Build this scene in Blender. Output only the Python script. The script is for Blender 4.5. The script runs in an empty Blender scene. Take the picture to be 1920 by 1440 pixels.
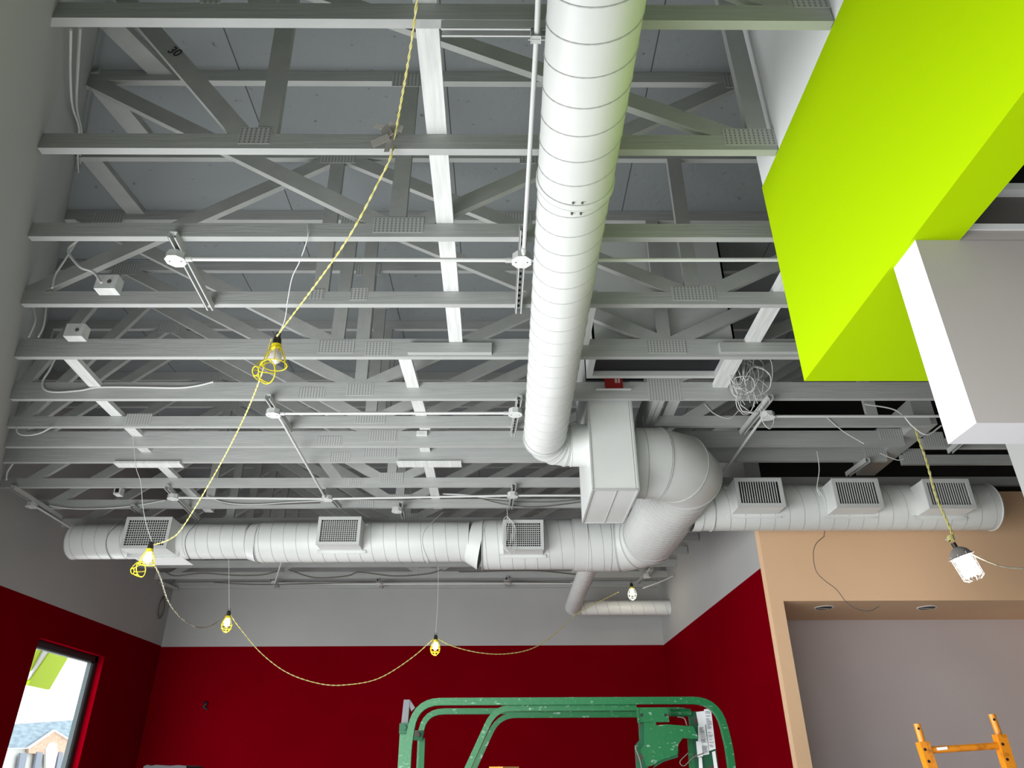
import bpy, math, random
from mathutils import Vector, Matrix
random.seed(7)
# ------------------------------------------------------------------ camera, world, daylight, exposure
H = 1.6                                   # eye height; every coordinate below is measured from the eye, builders add H
CX = Vector((0.99995206, -0.00847927, -0.00489689))
CY = Vector((3.29704108e-04, -0.470665149, 0.882311855))
CZ = Vector((0.00978616, 0.88227117, 0.47063979))
FP = 1375.6
scn = bpy.context.scene
cam = bpy.data.objects.new('camera', bpy.data.cameras.new('camera'))
scn.collection.objects.link(cam)
cam.data.sensor_width = 36.0
cam.data.lens = 36.0 * FP / 1920.0
cam.data.clip_start = 0.02
m = Matrix(((CX.x, CY.x, -CZ.x, 0), (CX.y, CY.y, -CZ.y, 0), (CX.z, CY.z, -CZ.z, H), (0, 0, 0, 1)))
cam.matrix_world = m
scn.camera = cam

world = bpy.data.worlds.new('world'); scn.world = world
world.use_nodes = True
bg = world.node_tree.nodes['Background']
bg.inputs[0].default_value = (0.93, 0.97, 1.0, 1)
bg.inputs[1].default_value = 2.0

def area(name, loc, rot, sx, sy, power, col=(1, 1, 1), spread=math.pi):
    l = bpy.data.lights.new(name, 'AREA'); l.shape = 'RECTANGLE'; l.size = sx; l.size_y = sy
    l.energy = power; l.color = col; l.spread = spread
    o = bpy.data.objects.new(name, l); scn.collection.objects.link(o)
    o.location = (loc[0], loc[1], loc[2] + H); o.rotation_euler = rot
    return o
# daylight entering through the storefront glass on the near left, and through the glass behind the camera
ANG = math.atan2(1.0, -0.642)             # direction of the slanted storefront wall
nx, ny = math.sin(ANG), -math.cos(ANG)
def wl(y): return -0.53 - 0.642 * y       # x of the slanted wall
def day(name, yc, length, power, zc=-0.1, hh=2.6, tilt=0.0, off=0.05):
    o = area(name, (0, 0, 0), (0, 0, 0), length, hh, power, (0.97, 0.985, 1.0))
    d = Vector((nx, ny, math.tan(tilt))).normalized()
    o.rotation_euler = (-d).to_track_quat('Z', 'Y').to_euler()
    o.location = (wl(yc) + nx * off, yc + ny * off, zc + H)
    return o
day('daylight_storefront', 3.3, 4.4, 178, tilt=0.08)
day('daylight_storefront_near', 0.3, 3.4, 97, tilt=-0.75)
area('daylight_window', (-4.95, 8.79, -0.1), (0, math.radians(-90), 0), 2.6, 1.3, 42, (0.95, 0.98, 1.0))

vs = scn.view_settings
vs.view_transform = 'Standard'; vs.look = 'None'; vs.gamma = 1.0; vs.use_curve_mapping = False
vs.exposure = 0.67
cy = scn.cycles
cy.max_bounces = 10; cy.diffuse_bounces = 7; cy.glossy_bounces = 3; cy.transmission_bounces = 4; cy.transparent_max_bounces = 8
cy.sample_clamp_indirect = 6.0; cy.sample_clamp_direct = 0.0; cy.caustics_reflective = False; cy.caustics_refractive = False
cy.use_denoising = True
try: cy.use_light_tree = True
except Exception: pass

# ------------------------------------------------------------------ measuring helpers
def ray(px, py): return CX * ((px - 960) / FP) + CY * ((720 - py) / FP) + CZ
def Pz(px, py, z): d = ray(px, py); return d * (z / d.z)
def Py(px, py, y): d = ray(px, py); return d * (y / d.y)
def Px(px, py, x): d = ray(px, py); return d * (x / d.x)

# ------------------------------------------------------------------ materials
def srgb(r, g, b):
    f = lambda c: (c / 255 / 12.92) if c / 255 <= 0.04045 else ((c / 255 + 0.055) / 1.055) ** 2.4
    return (f(r), f(g), f(b), 1)
def mat(name, col, rough=0.6, metal=0.0, spec=0.4):
    m = bpy.data.materials.new(name); m.use_nodes = True
    b = m.node_tree.nodes['Principled BSDF']
    b.inputs['Base Color'].default_value = col; b.inputs['Roughness'].default_value = rough
    b.inputs['Metallic'].default_value = metal; b.inputs['Specular IOR Level'].default_value = spec
    return m
def N(m, t, **kw):
    n = m.node_tree.nodes.new(t)
    for k, v in kw.items(): setattr(n, k, v)
    return n
def noisy(name, c1, c2, scale=(6, 6, 6), detail=4, rough=0.6, bump=0.0, bscale=None, spec=0.4, ramp=(0.35, 0.65), metal=0):
    m = mat(name, c1, rough, metal, spec); nt = m.node_tree; b = nt.nodes['Principled BSDF']
    tc = N(m, 'ShaderNodeTexCoord'); mp = N(m, 'ShaderNodeMapping'); mp.inputs['Scale'].default_value = scale
    nz = N(m, 'ShaderNodeTexNoise'); nz.inputs['Detail'].default_value = detail; nz.inputs['Scale'].default_value = 1
    cr = N(m, 'ShaderNodeValToRGB'); cr.color_ramp.elements[0].position = ramp[0]; cr.color_ramp.elements[1].position = ramp[1]
    cr.color_ramp.elements[0].color = c1; cr.color_ramp.elements[1].color = c2
    L = nt.links.new
    L(tc.outputs['Object'], mp.inputs[0]); L(mp.outputs[0], nz.inputs['Vector']); L(nz.outputs['Fac'], cr.inputs[0]); L(cr.outputs[0], b.inputs['Base Color'])
    if bump:
        bp = N(m, 'ShaderNodeBump'); bp.inputs['Strength'].default_value = bump; bp.inputs['Distance'].default_value = 0.01
        src = nz
        if bscale:
            mp2 = N(m, 'ShaderNodeMapping'); mp2.inputs['Scale'].default_value = bscale
            src = N(m, 'ShaderNodeTexNoise'); src.inputs['Detail'].default_value = 5; src.inputs['Scale'].default_value = 1
            L(tc.outputs['Object'], mp2.inputs[0]); L(mp2.outputs[0], src.inputs['Vector'])
        L(src.outputs['Fac'], bp.inputs['Height']); L(bp.outputs[0], b.inputs['Normal'])
    return m
M = {}
M['timber'] = noisy('painted timber', srgb(166, 168, 166), srgb(173, 175, 173), (3, 8, 30), 5, 0.65, 0.22, (4, 8, 60), 0.3)
M['web'] = noisy('painted web timber', srgb(160, 162, 159), srgb(167, 169, 166), (9, 9, 9), 5, 0.65, 0.12, (30, 30, 30), 0.3)
M['board'] = noisy('painted board', srgb(205, 207, 206), srgb(222, 224, 222), (40, 3, 8), 4, 0.6, 0.3)
M['duct'] = noisy('painted duct metal', srgb(205, 207, 205), srgb(212, 214, 212), (2, 2, 2), 3, 0.42, 0.0, None, 0.45)
M['seam'] = mat('duct seam shadow', srgb(150, 152, 150), 0.5)
M['collar'] = mat('painted collar', srgb(176, 178, 176), 0.42)
M['steel'] = mat('painted strut steel', srgb(190, 192, 190), 0.45, 0.0)
M['conduit'] = mat('painted conduit', srgb(205, 207, 205), 0.4)
M['wallgrey'] = noisy('grey wall paint', srgb(162, 162, 161), srgb(167, 167, 166), (1, 1, 1), 2, 0.75, 0.08, (60, 60, 60))
M['walldark'] = noisy('white wall paint', srgb(165, 168, 167), srgb(170, 172, 171), (1, 1, 1), 2, 0.75, 0.05, (60, 60, 60))
M['red'] = noisy('red wall paint', srgb(106, 0, 11), srgb(111, 0, 13), (1.5, 1.5, 1.5), 2, 0.8, 0.05, (60, 60, 60), 0.0)
M['tan'] = noisy('tan wall paint', srgb(220, 182, 145), srgb(224, 187, 150), (1, 1, 1), 2, 0.7, 0.05, (60, 60, 60))
M['lime'] = mat('lime green paint', srgb(160, 194, 0), 0.7, 0, 0.05)
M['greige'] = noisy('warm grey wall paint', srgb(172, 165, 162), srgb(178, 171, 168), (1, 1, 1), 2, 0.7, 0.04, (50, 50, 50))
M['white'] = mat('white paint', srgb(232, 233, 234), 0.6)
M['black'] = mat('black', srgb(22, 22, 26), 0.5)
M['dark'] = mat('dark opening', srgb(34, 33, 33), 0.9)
M['charcoal'] = mat('charcoal panel', srgb(92, 88, 86), 0.6)
M['floor'] = noisy('concrete floor', srgb(168, 167, 164), srgb(180, 179, 176), (1, 1, 1), 5, 0.6)
M['ground'] = noisy('pale concrete outside', srgb(190, 190, 186), srgb(205, 205, 200), (1, 1, 1), 5, 0.9)
M['yellow'] = mat('yellow plastic', srgb(222, 205, 30), 0.45)
M['cordyellow'] = noisy('yellow cord', srgb(214, 208, 150), srgb(196, 188, 96), (40, 40, 40), 2, 0.55)
M['corddark'] = noisy('dusty grey cord', srgb(125, 120, 105), srgb(205, 200, 180), (25, 25, 25), 2, 0.6)
M['wire'] = mat('painted wire', srgb(205, 206, 204), 0.5)
M['wiredark'] = mat('dark wire', srgb(95, 92, 85), 0.5)
M['socket'] = mat('black socket', srgb(40, 38, 34), 0.4)
M['clip'] = mat('red nut', srgb(120, 20, 20), 0.5)
def emis(name, col, s):
    m = bpy.data.materials.new(name); m.use_nodes = True
    b = m.node_tree.nodes['Principled BSDF']; b.inputs['Base Color'].default_value = col
    b.inputs['Emission Color'].default_value = col; b.inputs['Emission Strength'].default_value = s
    return m
M['bulbwarm'] = emis('lit warm bulb', (1.0, 0.9, 0.62, 1), 5)
M['bulbwhite'] = emis('lit white bulb', (1.0, 0.96, 0.85, 1), 8)
M['cfl'] = emis('lit fluorescent tubes', (1.0, 0.985, 0.96, 1), 3)
M['recess'] = noisy('pinkish grey wall paint', srgb(190, 180, 180), srgb(195, 186, 186), (1, 1, 1), 2, 0.75, 0.04, (50, 50, 50))
M['cagewhite'] = mat('pale wire cage', srgb(205, 205, 190), 0.5)
M['bulboff'] = mat('unlit frosted bulb', srgb(225, 218, 220), 0.3)
def glass():
    m = bpy.data.materials.new('window glass'); m.use_nodes = True; nt = m.node_tree
    nt.nodes.remove(nt.nodes['Principled BSDF']); o = nt.nodes['Material Output']
    t = N(m, 'ShaderNodeBsdfTransparent'); g = N(m, 'ShaderNodeBsdfGlossy'); g.inputs['Roughness'].default_value = 0.02
    t.inputs[0].default_value = (0.95, 0.97, 0.97, 1); x = N(m, 'ShaderNodeMixShader'); x.inputs[0].default_value = 0.06
    nt.links.new(t.outputs[0], x.inputs[1]); nt.links.new(g.outputs[0], x.inputs[2]); nt.links.new(x.outputs[0], o.inputs[0]); return m
M['glass'] = glass()
def deckmat():
    m = mat('painted strand board', srgb(150, 153, 153), 0.8); nt = m.node_tree; b = nt.nodes['Principled BSDF']; L = nt.links.new
    tc = N(m, 'ShaderNodeTexCoord'); mp = N(m, 'ShaderNodeMapping'); mp.inputs['Location'].default_value = (0.35, 0.1, 0)
    br = N(m, 'ShaderNodeTexBrick'); br.inputs['Scale'].default_value = 1.0
    br.inputs['Brick Width'].default_value = 1.22; br.inputs['Row Height'].default_value = 2.44; br.inputs['Mortar Size'].default_value = 0.004
    br.inputs['Mortar Smooth'].default_value = 0.1
    br.inputs['Color1'].default_value = srgb(126, 131, 133); br.inputs['Color2'].default_value = srgb(131, 136, 138); br.inputs['Mortar'].default_value = srgb(70, 71, 71)
    v = N(m, 'ShaderNodeTexNoise'); v.inputs['Scale'].default_value = 22; v.inputs['Detail'].default_value = 6
    cr = N(m, 'ShaderNodeValToRGB'); cr.color_ramp.elements[0].position = 0.22; cr.color_ramp.elements[0].color = (0.45, 0.45, 0.45, 1); cr.color_ramp.elements[1].position = 0.33; cr.color_ramp.elements[1].color = (1, 1, 1, 1)
    mx = N(m, 'ShaderNodeMixRGB', blend_type='MULTIPLY'); mx.inputs[0].default_value = 1
    L(tc.outputs['Object'], mp.inputs[0]); L(mp.outputs[0], br.inputs['Vector']); L(tc.outputs['Object'], v.inputs['Vector'])
    L(v.outputs['Fac'], cr.inputs[0]); L(br.outputs['Color'], mx.inputs[1]); L(cr.outputs[0], mx.inputs[2]); L(mx.outputs[0], b.inputs['Base Color'])
    bp = N(m, 'ShaderNodeBump'); bp.inputs['Strength'].default_value = 0.35; bp.inputs['Distance'].default_value = 0.01; L(v.outputs['Fac'], bp.inputs['Height']); L(bp.outputs[0], b.inputs['Normal'])
    return m
M['deck'] = deckmat()
def platemat():                      # pressed teeth of a truss connector plate: rows of slots
    m = mat('painted connector plate', srgb(176, 178, 176), 0.45); nt = m.node_tree; b = nt.nodes['Principled BSDF']; L = nt.links.new
    tc = N(m, 'ShaderNodeTexCoord'); sp = N(m, 'ShaderNodeSeparateXYZ'); L(tc.outputs['Object'], sp.inputs[0])
    def wave(out, per, th):
        a = N(m, 'ShaderNodeMath', operation='MULTIPLY'); a.inputs[1].default_value = 1 / per; L(out, a.inputs[0])
        f = N(m, 'ShaderNodeMath', operation='FRACT'); L(a.outputs[0], f.inputs[0])
        g = N(m, 'ShaderNodeMath', operation='LESS_THAN'); g.inputs[1].default_value = th; L(f.outputs[0], g.inputs[0]); return g
    gx, gz = wave(sp.outputs[0], 0.021, 0.38), wave(sp.outputs[2], 0.016, 0.68)
    mu = N(m, 'ShaderNodeMath', operation='MULTIPLY'); L(gx.outputs[0], mu.inputs[0]); L(gz.outputs[0], mu.inputs[1])
    cr = N(m, 'ShaderNodeMixRGB'); cr.inputs[1].default_value = srgb(180, 182, 180); cr.inputs[2].default_value = srgb(128, 129, 127)
    L(mu.outputs[0], cr.inputs[0]); L(cr.outputs[0], b.inputs['Base Color'])
    return m
M['plate'] = platemat()
M['liftgreen'] = noisy('worn green paint', srgb(0, 90, 46), srgb(110, 140, 124), (30, 30, 60), 8, 0.42, 0.15, None, 0.5, (0.62, 0.68))
M['liftrust'] = noisy('scraped green paint', srgb(4, 72, 44), srgb(62, 48, 42), (14, 14, 14), 6, 0.6, 0.4, None, 0.4, (0.56, 0.6))
M['orange'] = noisy('scuffed orange paint', srgb(214, 130, 22), srgb(150, 84, 14), (18, 18, 18), 5, 0.4, 0.2, None, 0.5, (0.55, 0.72))
M['sticker'] = mat('warning sticker', srgb(205, 205, 208), 0.5)
M['stickerprint'] = mat('sticker print', srgb(90, 92, 98), 0.5)
M['alu'] = mat('scuffed aluminium', srgb(165, 160, 156), 0.35, 0.4)
M['timberend'] = M['timber']
M['frameblack'] = mat('black window frame', srgb(30, 32, 34), 0.4)
M['framegrey'] = mat('grey window gasket', srgb(120, 132, 135), 0.4)
M['shingle'] = noisy('pale blue grey shingles', srgb(132, 150, 162), srgb(158, 174, 184), (2, 2, 8), 4, 0.9)
M['brick'] = noisy('pale brick', srgb(196, 160, 138), srgb(214, 182, 160), (6, 6, 12), 4, 0.9)
M['cream'] = mat('cream stucco', srgb(205, 205, 200), 0.9)
M['winglass'] = mat('grey house glass', srgb(120, 128, 142), 0.3)
M['darkalu'] = mat('scuffed dark metal', srgb(82, 84, 86), 0.4, 0.5)
M['canopy'] = mat('bright lime canopy', srgb(196, 230, 20), 0.6)
M['cardboard'] = mat('cardboard', srgb(214, 160, 62), 0.8)
M['browncard'] = mat('brown cardboard', srgb(112, 74, 26), 0.8)
M['underside'] = mat('pale header underside', srgb(206, 204, 209), 0.7)  # header front paint made paler, the light on the underside put into its colour
M['foil'] = mat('crumpled foil tape', srgb(190, 186, 180), 0.35, 0.5)

# ------------------------------------------------------------------ mesh builder
class MB:
    def __init__(s): s.v = []; s.f = []; s.mi = []; s.sm = []; s.c = 0
    def add(s, vs, fs, smooth=False):
        b = len(s.v); s.v += [tuple(v) for v in vs]
        for f in fs: s.f.append([b + i for i in f]); s.mi.append(s.c); s.sm.append(smooth)
        return s
    def box(s, x0, x1, y0, y1, z0, z1):
        return s.add([(x0,y0,z0),(x1,y0,z0),(x1,y1,z0),(x0,y1,z0),(x0,y0,z1),(x1,y0,z1),(x1,y1,z1),(x0,y1,z1)],
                     [(0,3,2,1),(4,5,6,7),(0,1,5,4),(1,2,6,5),(2,3,7,6),(3,0,4,7)])
    def hexa(s, a, b):              # two quads a, b (same order) joined
        return s.add(list(a) + list(b), [(3,2,1,0),(4,5,6,7),(0,1,5,4),(1,2,6,5),(2,3,7,6),(3,0,4,7)])
    def prism(s, poly, d):          # polygon extruded by vector d
        n = len(poly); d = Vector(d); a = [Vector(p) for p in poly]
        return s.add(a + [p + d for p in a], [tuple(range(n))[::-1], tuple(range(n, 2 * n))] + [(i, (i+1) % n, n + (i+1) % n, n + i) for i in range(n)])
    def beam(s, p, q, w, h, up=(0, 0, 1)):
        p, q, up = Vector(p), Vector(q), Vector(up); t = (q - p).normalized(); sd = t.cross(up).normalized(); u = sd.cross(t).normalized()
        a = [p + sd*i*w/2 + u*j*h/2 for i, j in ((-1,-1),(1,-1),(1,1),(-1,1))]; b = [v + (q - p) for v in a]
        return s.hexa(a, b)
    def tube(s, pts, r, n=8, caps=True, smooth=True, closed=False):
        pts = [Vector(p) for p in pts]; k = len(pts); rr = r if isinstance(r, (list, tuple)) else [r] * k
        ref = None; rings = []
        for i in range(k):
            if closed: t = pts[(i+1) % k] - pts[i-1]
            else: t = pts[min(i+1, k-1)] - pts[max(i-1, 0)]
            if t.length < 1e-9: t = Vector((0, 0, 1))
            t.normalize()
            if ref is None:
                ref = Vector((0, 0, 1)) if abs(t.z) < 0.9 else Vector((1, 0, 0))
            ref = (ref - t * ref.dot(t)); ref.normalize(); w = t.cross(ref)
            rings.append([pts[i] + (ref * math.cos(2*math.pi*j/n) + w * math.sin(2*math.pi*j/n)) * rr[i] for j in range(n)])
        vs = [v for R in rings for v in R]; fs = []
        for i in range(k if closed else k - 1):
            a, b = i * n, ((i + 1) % k) * n
            fs += [(a + j, a + (j+1) % n, b + (j+1) % n, b + j) for j in range(n)]
        s.add(vs, fs, smooth)
        if caps and not closed: s.add(rings[0], [tuple(range(n))[::-1]]); s.add(rings[-1], [tuple(range(n))])
        return s
    def build(s, name, m, parent=None, origin=None, kind=None):
        me = bpy.data.meshes.new(name)
        if parent is not None: org = Vector(parent['_o'])
        else: org = Vector(origin) if origin is not None else Vector((0, 0, -H))
        me.from_pydata([tuple(Vector(v) - org) for v in s.v], [], s.f)
        for mm in (m if isinstance(m, (list, tuple)) else [m]): me.materials.append(M[mm])
        me.polygons.foreach_set('material_index', s.mi); me.polygons.foreach_set('use_smooth', s.sm)
        me.update()
        o = bpy.data.objects.new(name, me); scn.collection.objects.link(o)
        if parent is not None: o.parent = parent; o['_o'] = tuple(org)
        else: o.location = org + Vector((0, 0, H)); o['_o'] = tuple(org)
        if kind: o['kind'] = kind
        return o
def tag(o, label, cat, group=None, kind=None):
    o['label'] = label; o['category'] = cat
    if group: o['group'] = group
    if kind: o['kind'] = kind
    return o
def thing(name, label, cat, loc, group=None):
    o = bpy.data.objects.new(name, None); scn.collection.objects.link(o); o.empty_display_size = 0.05
    o['_o'] = tuple(loc); o.location = Vector(loc) + Vector((0, 0, H)); return tag(o, label, cat, group)
def bx(*a): return MB().box(*a)
def curve(pts, n=8):                      # Catmull-Rom through points
    P = [Vector(p) for p in pts]; P = [P[0] * 2 - P[1]] + P + [P[-1] * 2 - P[-2]]; out = []
    for i in range(1, len(P) - 2):
        for k in range(n):
            t = k / n
            out.append(0.5 * ((2*P[i]) + (P[i+1]-P[i-1])*t + (2*P[i-1]-5*P[i]+4*P[i+1]-P[i+2])*t*t + (3*P[i]-P[i-1]-3*P[i+1]+P[i+2])*t**3))
    out.append(P[-2]); return out
def structure(o): o['kind'] = 'structure'; return o

# ------------------------------------------------------------------ the setting
ZC, ZCT = 2.44, 2.529                     # underside / top of the bottom chords
ZT0, ZT = 3.60, 3.69                      # top chords
XL, YB, XR1, XR0, YT = -4.88, 10.985, 2.27, 2.34, 6.6
ZR = 1.645                                # red paint line
bx(-6.5, 9, -4, 13, -1.75, -1.6).build('floor', 'floor', kind='structure')
bx(-6.5, 9, -4, 13, ZT + 0.001, ZT + 0.03).build('ceiling', 'deck', kind='structure')
bx(-60, 60, -30, 60, -1.95, -1.76).build('ground', 'ground', kind='structure')
def paintwall(name, segs, mats):          # segs: list of (material index, box)
    w = MB()
    for c, b in segs: w.c = c; w.box(*b)
    return w.build(name, mats, kind='structure')
WZ0, WZ1, WY0, WY1 = -1.3, 1.30, 8.08, 9.50
xo = XL - 0.18
paintwall('wall_left', [(0, (xo, XL, 6.72, WY0, -1.6, ZR)), (0, (xo, XL, WY1, YB + .2, -1.6, ZR)), (0, (xo, XL, WY0, WY1, WZ1, ZR)), (0, (xo, XL, WY0, WY1, -1.6, WZ0)),
                        (1, (xo, XL, 6.72, YB + .2, ZR, ZT))], ['red', 'wallgrey'])
paintwall('wall_back', [(0, (XL - .18, XR1 + .2, YB, YB + .2, -1.6, ZR - .012)), (1, (XL - .18, XR1 + .2, YB, YB + .2, ZR - .012, ZT))], ['red', 'wallgrey'])
w = MB()
for c, z0, z1 in ((0, -1.6, None), (1, None, ZT)):
    w.c = c
    za, zb = (z0, z0) if z0 is not None else (1.635, 1.663)
    zc, zd = (z1, z1) if z1 is not None else (1.635, 1.663)
    if c == 1: zd = zc = ZT
    w.hexa([(XR1, YB, za), (XR0, YT + .1, zb), (XR0 + .15, YT + .1, zb), (XR1 + .15, YB, za)], [(XR1, YB, zc), (XR0, YT + .1, zd), (XR0 + .15, YT + .1, zd), (XR1 + .15, YB, zc)])
w.build('wall_right', ['red', 'wallgrey'], kind='structure')
# tan wall with the deep opening; its top stops just under the trusses
OX0, OX1, OZ, YR = 2.46, 5.6, 1.347, Pz(1480, 1163, 1.347).y
w = MB(); w.box(XR0, OX0, YT, YT + .15, -1.6, 2.36); w.box(OX0, OX1, YT, YT + .15, OZ, 2.36); w.box(OX1, 8, YT, YT + .15, -1.6, 2.36)
w.box(OX0 - .001, OX1 + .3, YT + .15, YR + .15, OZ, OZ + .1)
w.build('wall_front_tan', 'tan', kind='structure')
w = MB(); w.box(OX0 - .1, OX1 + .3, YR, YR + .12, -1.6, OZ); w.box(OX0 - .02, OX0 - .001, YT + .15, YR, -1.6, OZ)
w.build('wall_recess', 'recess', kind='structure')
bx(2.42, 8.0, YT + .45, YT + .6, 2.0, ZT).build('wall_above_recess', 'dark', kind='structure')  # coloured near black to stand for the unlit space above the tan wall
bx(7.0, 7.15, -1.3, 7.4, -1.6, ZT).build('wall_right_far', 'wallgrey', kind='structure')
# slanted upper wall over the storefront, near left
def slab(y0, y1, z0, z1, t=0.15, o=0.0):
    w = MB(); p = [(wl(y) - nx * k, y - ny * k) for y, k in ((y0, o), (y1, o), (y1, o + t), (y0, o + t))]
    return w.hexa([(a, b, z0) for a, b in p], [(a, b, z1) for a, b in p])
YN = -1.2
slab(YN, 6.74, 1.30, ZT).build('wall_left_slanted', 'walldark', kind='structure')
slab(YN, 6.74, -1.6, -1.45).build('trim_1', 'walldark', kind='structure')
bx(wl(YN) - .1, 7.15, YN - .15, YN, -1.6, ZT).build('wall_rear', 'walldark', kind='structure')
wf = MB()
for i in range(7):
    y = YN + .3 + i * 1.2; wf.prism([(wl(y) - nx*.10, y - ny*.10, -1.45), (wl(y) - nx*.15, y - ny*.15, -1.45), (wl(y) - nx*.15 - .03, y - ny*.15 + .045, -1.45), (wl(y) - nx*.10 - .03, y - ny*.10 + .045, -1.45)], (0, 0, 2.75))
wf.build('window_2', 'frameblack', kind='structure')
# left window: frame, pane
fr = MB(); x1, x0 = XL - .07, XL - .16
for b in ((x0, x1, WY0, WY0 + .06, WZ0, WZ1), (x0, x1, WY1 - .06, WY1, WZ0, WZ1), (x0, x1, WY0, WY1, WZ1 - .07, WZ1), (x0, x1, WY0, WY1, WZ0, WZ0 + .07)): fr.box(*b)
wn = fr.build('window_1', 'frameblack', kind='structure')
g = MB(); xg = XL - .135
for b in ((xg, xg + .05, WY0 + .06, WY0 + .075, WZ0 + .07, WZ1 - .07), (xg, xg + .05, WY1 - .11, WY1 - .06, WZ0 + .07, WZ1 - .07), (xg, xg + .05, WY0 + .06, WY1 - .06, WZ1 - .085, WZ1 - .07)): g.box(*b)
gg = g.build('gasket', 'framegrey', wn)
bx(xg, xg + .006, WY0 + .06, WY1 - .06, WZ0 + .07, WZ1 - .07).build('pane', 'glass', wn)

# lime green soffit wall, white wall above it, header partition to the right
GX, GB, GT, GYE = 1.21, 1.40, 2.435, 2.60
w = MB(); w.box(GX, GX + .145, -1.2, GYE, GB, GT); w.box(GX + .145, 3.5, 1.875, GYE, GB, GT)
w.build('wall_lime_soffit', 'lime', kind='structure')
xw = GX + .012
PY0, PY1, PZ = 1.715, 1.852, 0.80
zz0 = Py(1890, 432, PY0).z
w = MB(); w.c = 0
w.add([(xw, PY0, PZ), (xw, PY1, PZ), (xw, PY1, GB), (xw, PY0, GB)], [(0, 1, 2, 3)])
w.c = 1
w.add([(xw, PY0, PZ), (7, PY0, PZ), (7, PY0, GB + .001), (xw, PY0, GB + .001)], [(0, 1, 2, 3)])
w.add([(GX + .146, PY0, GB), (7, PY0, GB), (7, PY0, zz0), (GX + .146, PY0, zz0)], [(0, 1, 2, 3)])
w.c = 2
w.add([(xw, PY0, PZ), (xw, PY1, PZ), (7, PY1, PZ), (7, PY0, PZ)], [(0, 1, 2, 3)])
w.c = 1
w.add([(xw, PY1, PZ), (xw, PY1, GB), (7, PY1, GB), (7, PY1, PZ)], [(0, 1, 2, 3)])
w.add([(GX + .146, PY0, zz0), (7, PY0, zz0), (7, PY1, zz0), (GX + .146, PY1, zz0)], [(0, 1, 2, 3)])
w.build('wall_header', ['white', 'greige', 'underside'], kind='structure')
bx(1.215, 1.36, -1.2, 2.60, GT, ZT).build('wall_above_soffit', 'white', kind='structure')
zz = [Py(1890, v, PY0).z for v in (432, 421, 357, 345)]
bx(1.357, 7, PY0 + .03, PY0 + .04, zz[0], zz[3]).build('wall_lowered_panel', 'charcoal', kind='structure')
w = MB(); w.box(1.357, 7, PY0 - .004, PY0 + .03, zz[0], zz[1]); w.box(1.357, 7, PY0 - .004, PY0 + .03, zz[2], zz[3]); w.build('trim_2', 'white', kind='structure')
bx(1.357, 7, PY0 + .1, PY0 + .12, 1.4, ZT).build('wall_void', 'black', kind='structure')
# pale wall end behind the header, far right
bx(2.49, 7, 2.66, 3.34, -1.6, 2.2).build('wall_far_right_end', 'wallgrey', kind='structure')

# ------------------------------------------------------------------ roof trusses
TY = [0, 1.779, 2.408, 3.008, 3.616, 4.229, 4.84, 5.32, 5.717, 6.06, 6.69, 7.31, 7.93, 8.54, 9.12, 9.74, 10.37, 10.975]
TT = 0.038
def truss(i, label, xl, xr, webs, plates, cuts=(), tleft=None, tright=None, group='wooden roof trusses'):
    y1 = TY[i]; y0 = y1 - TT; ZCT = 2.578 if i in (5, 6, 8, 9) else 2.529
    t = thing('roof_truss', label, 'roof truss', ((xl + xr) / 2, y1 - TT / 2, ZC), group)
    # bottom chord, cut where the plenum drops through
    xs = [xl] + [c for a in cuts for c in a] + [xr]
    for a, b in zip(xs[::2], xs[1::2]):
        bx(a, b, y0, y1, ZC, ZCT).build('bottom_chord', 'timber', t)
    bx(tleft if tleft is not None else xl, tright if tright is not None else xr, y0, y1, ZT0, ZT).build('top_chord', 'timber', t)
    for k, wb in enumerate(webs):
        xb, xt = wb[0], wb[1]; zb = wb[2] if len(wb) > 2 else ZCT; zt = wb[3] if len(wb) > 3 else ZT0
        L = math.hypot(xt - xb, zt - zb); hw = 0.089 * L / (zt - zb) / 2; e = 0.0007 * (k % 3)
        MB().prism([(xb - hw, y0 + e, zb), (xb + hw, y0 + e, zb), (xt + hw, y0 + e, zt), (xt - hw, y0 + e, zt)], (0, TT - 2 * e, 0)).build('web', 'web', t)
    for x, z, wd, ht in plates:
        bx(x - wd/2, x + wd/2, y0 - .0022, y0 + .001, z - ht/2, z + ht/2).build('connector_plate', 'plate', t)
    return t
PLB = lambda x, w=.20: (x, ZCT - .012, w, .10)
PLT = lambda x, w=.20: (x, ZT0 + .01, w, .11)
B = -1.09
truss(1, 'nearest truss, its lower chord crossing the very top of the photo', wl(1.78), 1.21,
      [(-.9, -1.35), (-.9, -.88), (1.05, -.6), (1.1, 1.12)], [(Py(392, 10, 1.74).x, 2.555, .075, .06), (Py(1530, 0, 1.74).x, 2.56, .18, .09)])
truss(2, 'second truss from the top of the photo, a twist of foil tape on its chord', wl(2.37), 1.21,
      [(-1.17, -2.02), (-1.06, -1.10), (1.03, -1.08), (1.14, 1.13)], [PLB(-1.11, .14), PLB(1.10, .24), PLT(-1.1), PLT(1.12)])
truss(3, 'third truss from the top of the photo, its webs meeting at midspan', wl(2.97), 3.4,
      [(-.63, -2.42), (-.56, -.55), (-.46, 1.35), (2.3, 1.45)], [PLB(-.55, .26), PLT(-.55, .22), PLT(1.4, .2)])
truss(4, 'fourth truss, with the splice plate just left of centre and a pipe crossing beneath', wl(3.57), 3.4,
      [(-2.80, -1.14), (-1.09, -1.10), (1.06, -1.02), (1.12, 1.12), (1.22, 3.3)], [(-.86, 2.51, .10, .085), (-1.11, 2.51, .09, .07), PLB(1.12, .26), PLT(-1.1, .24), PLT(.2, .2)])
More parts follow.
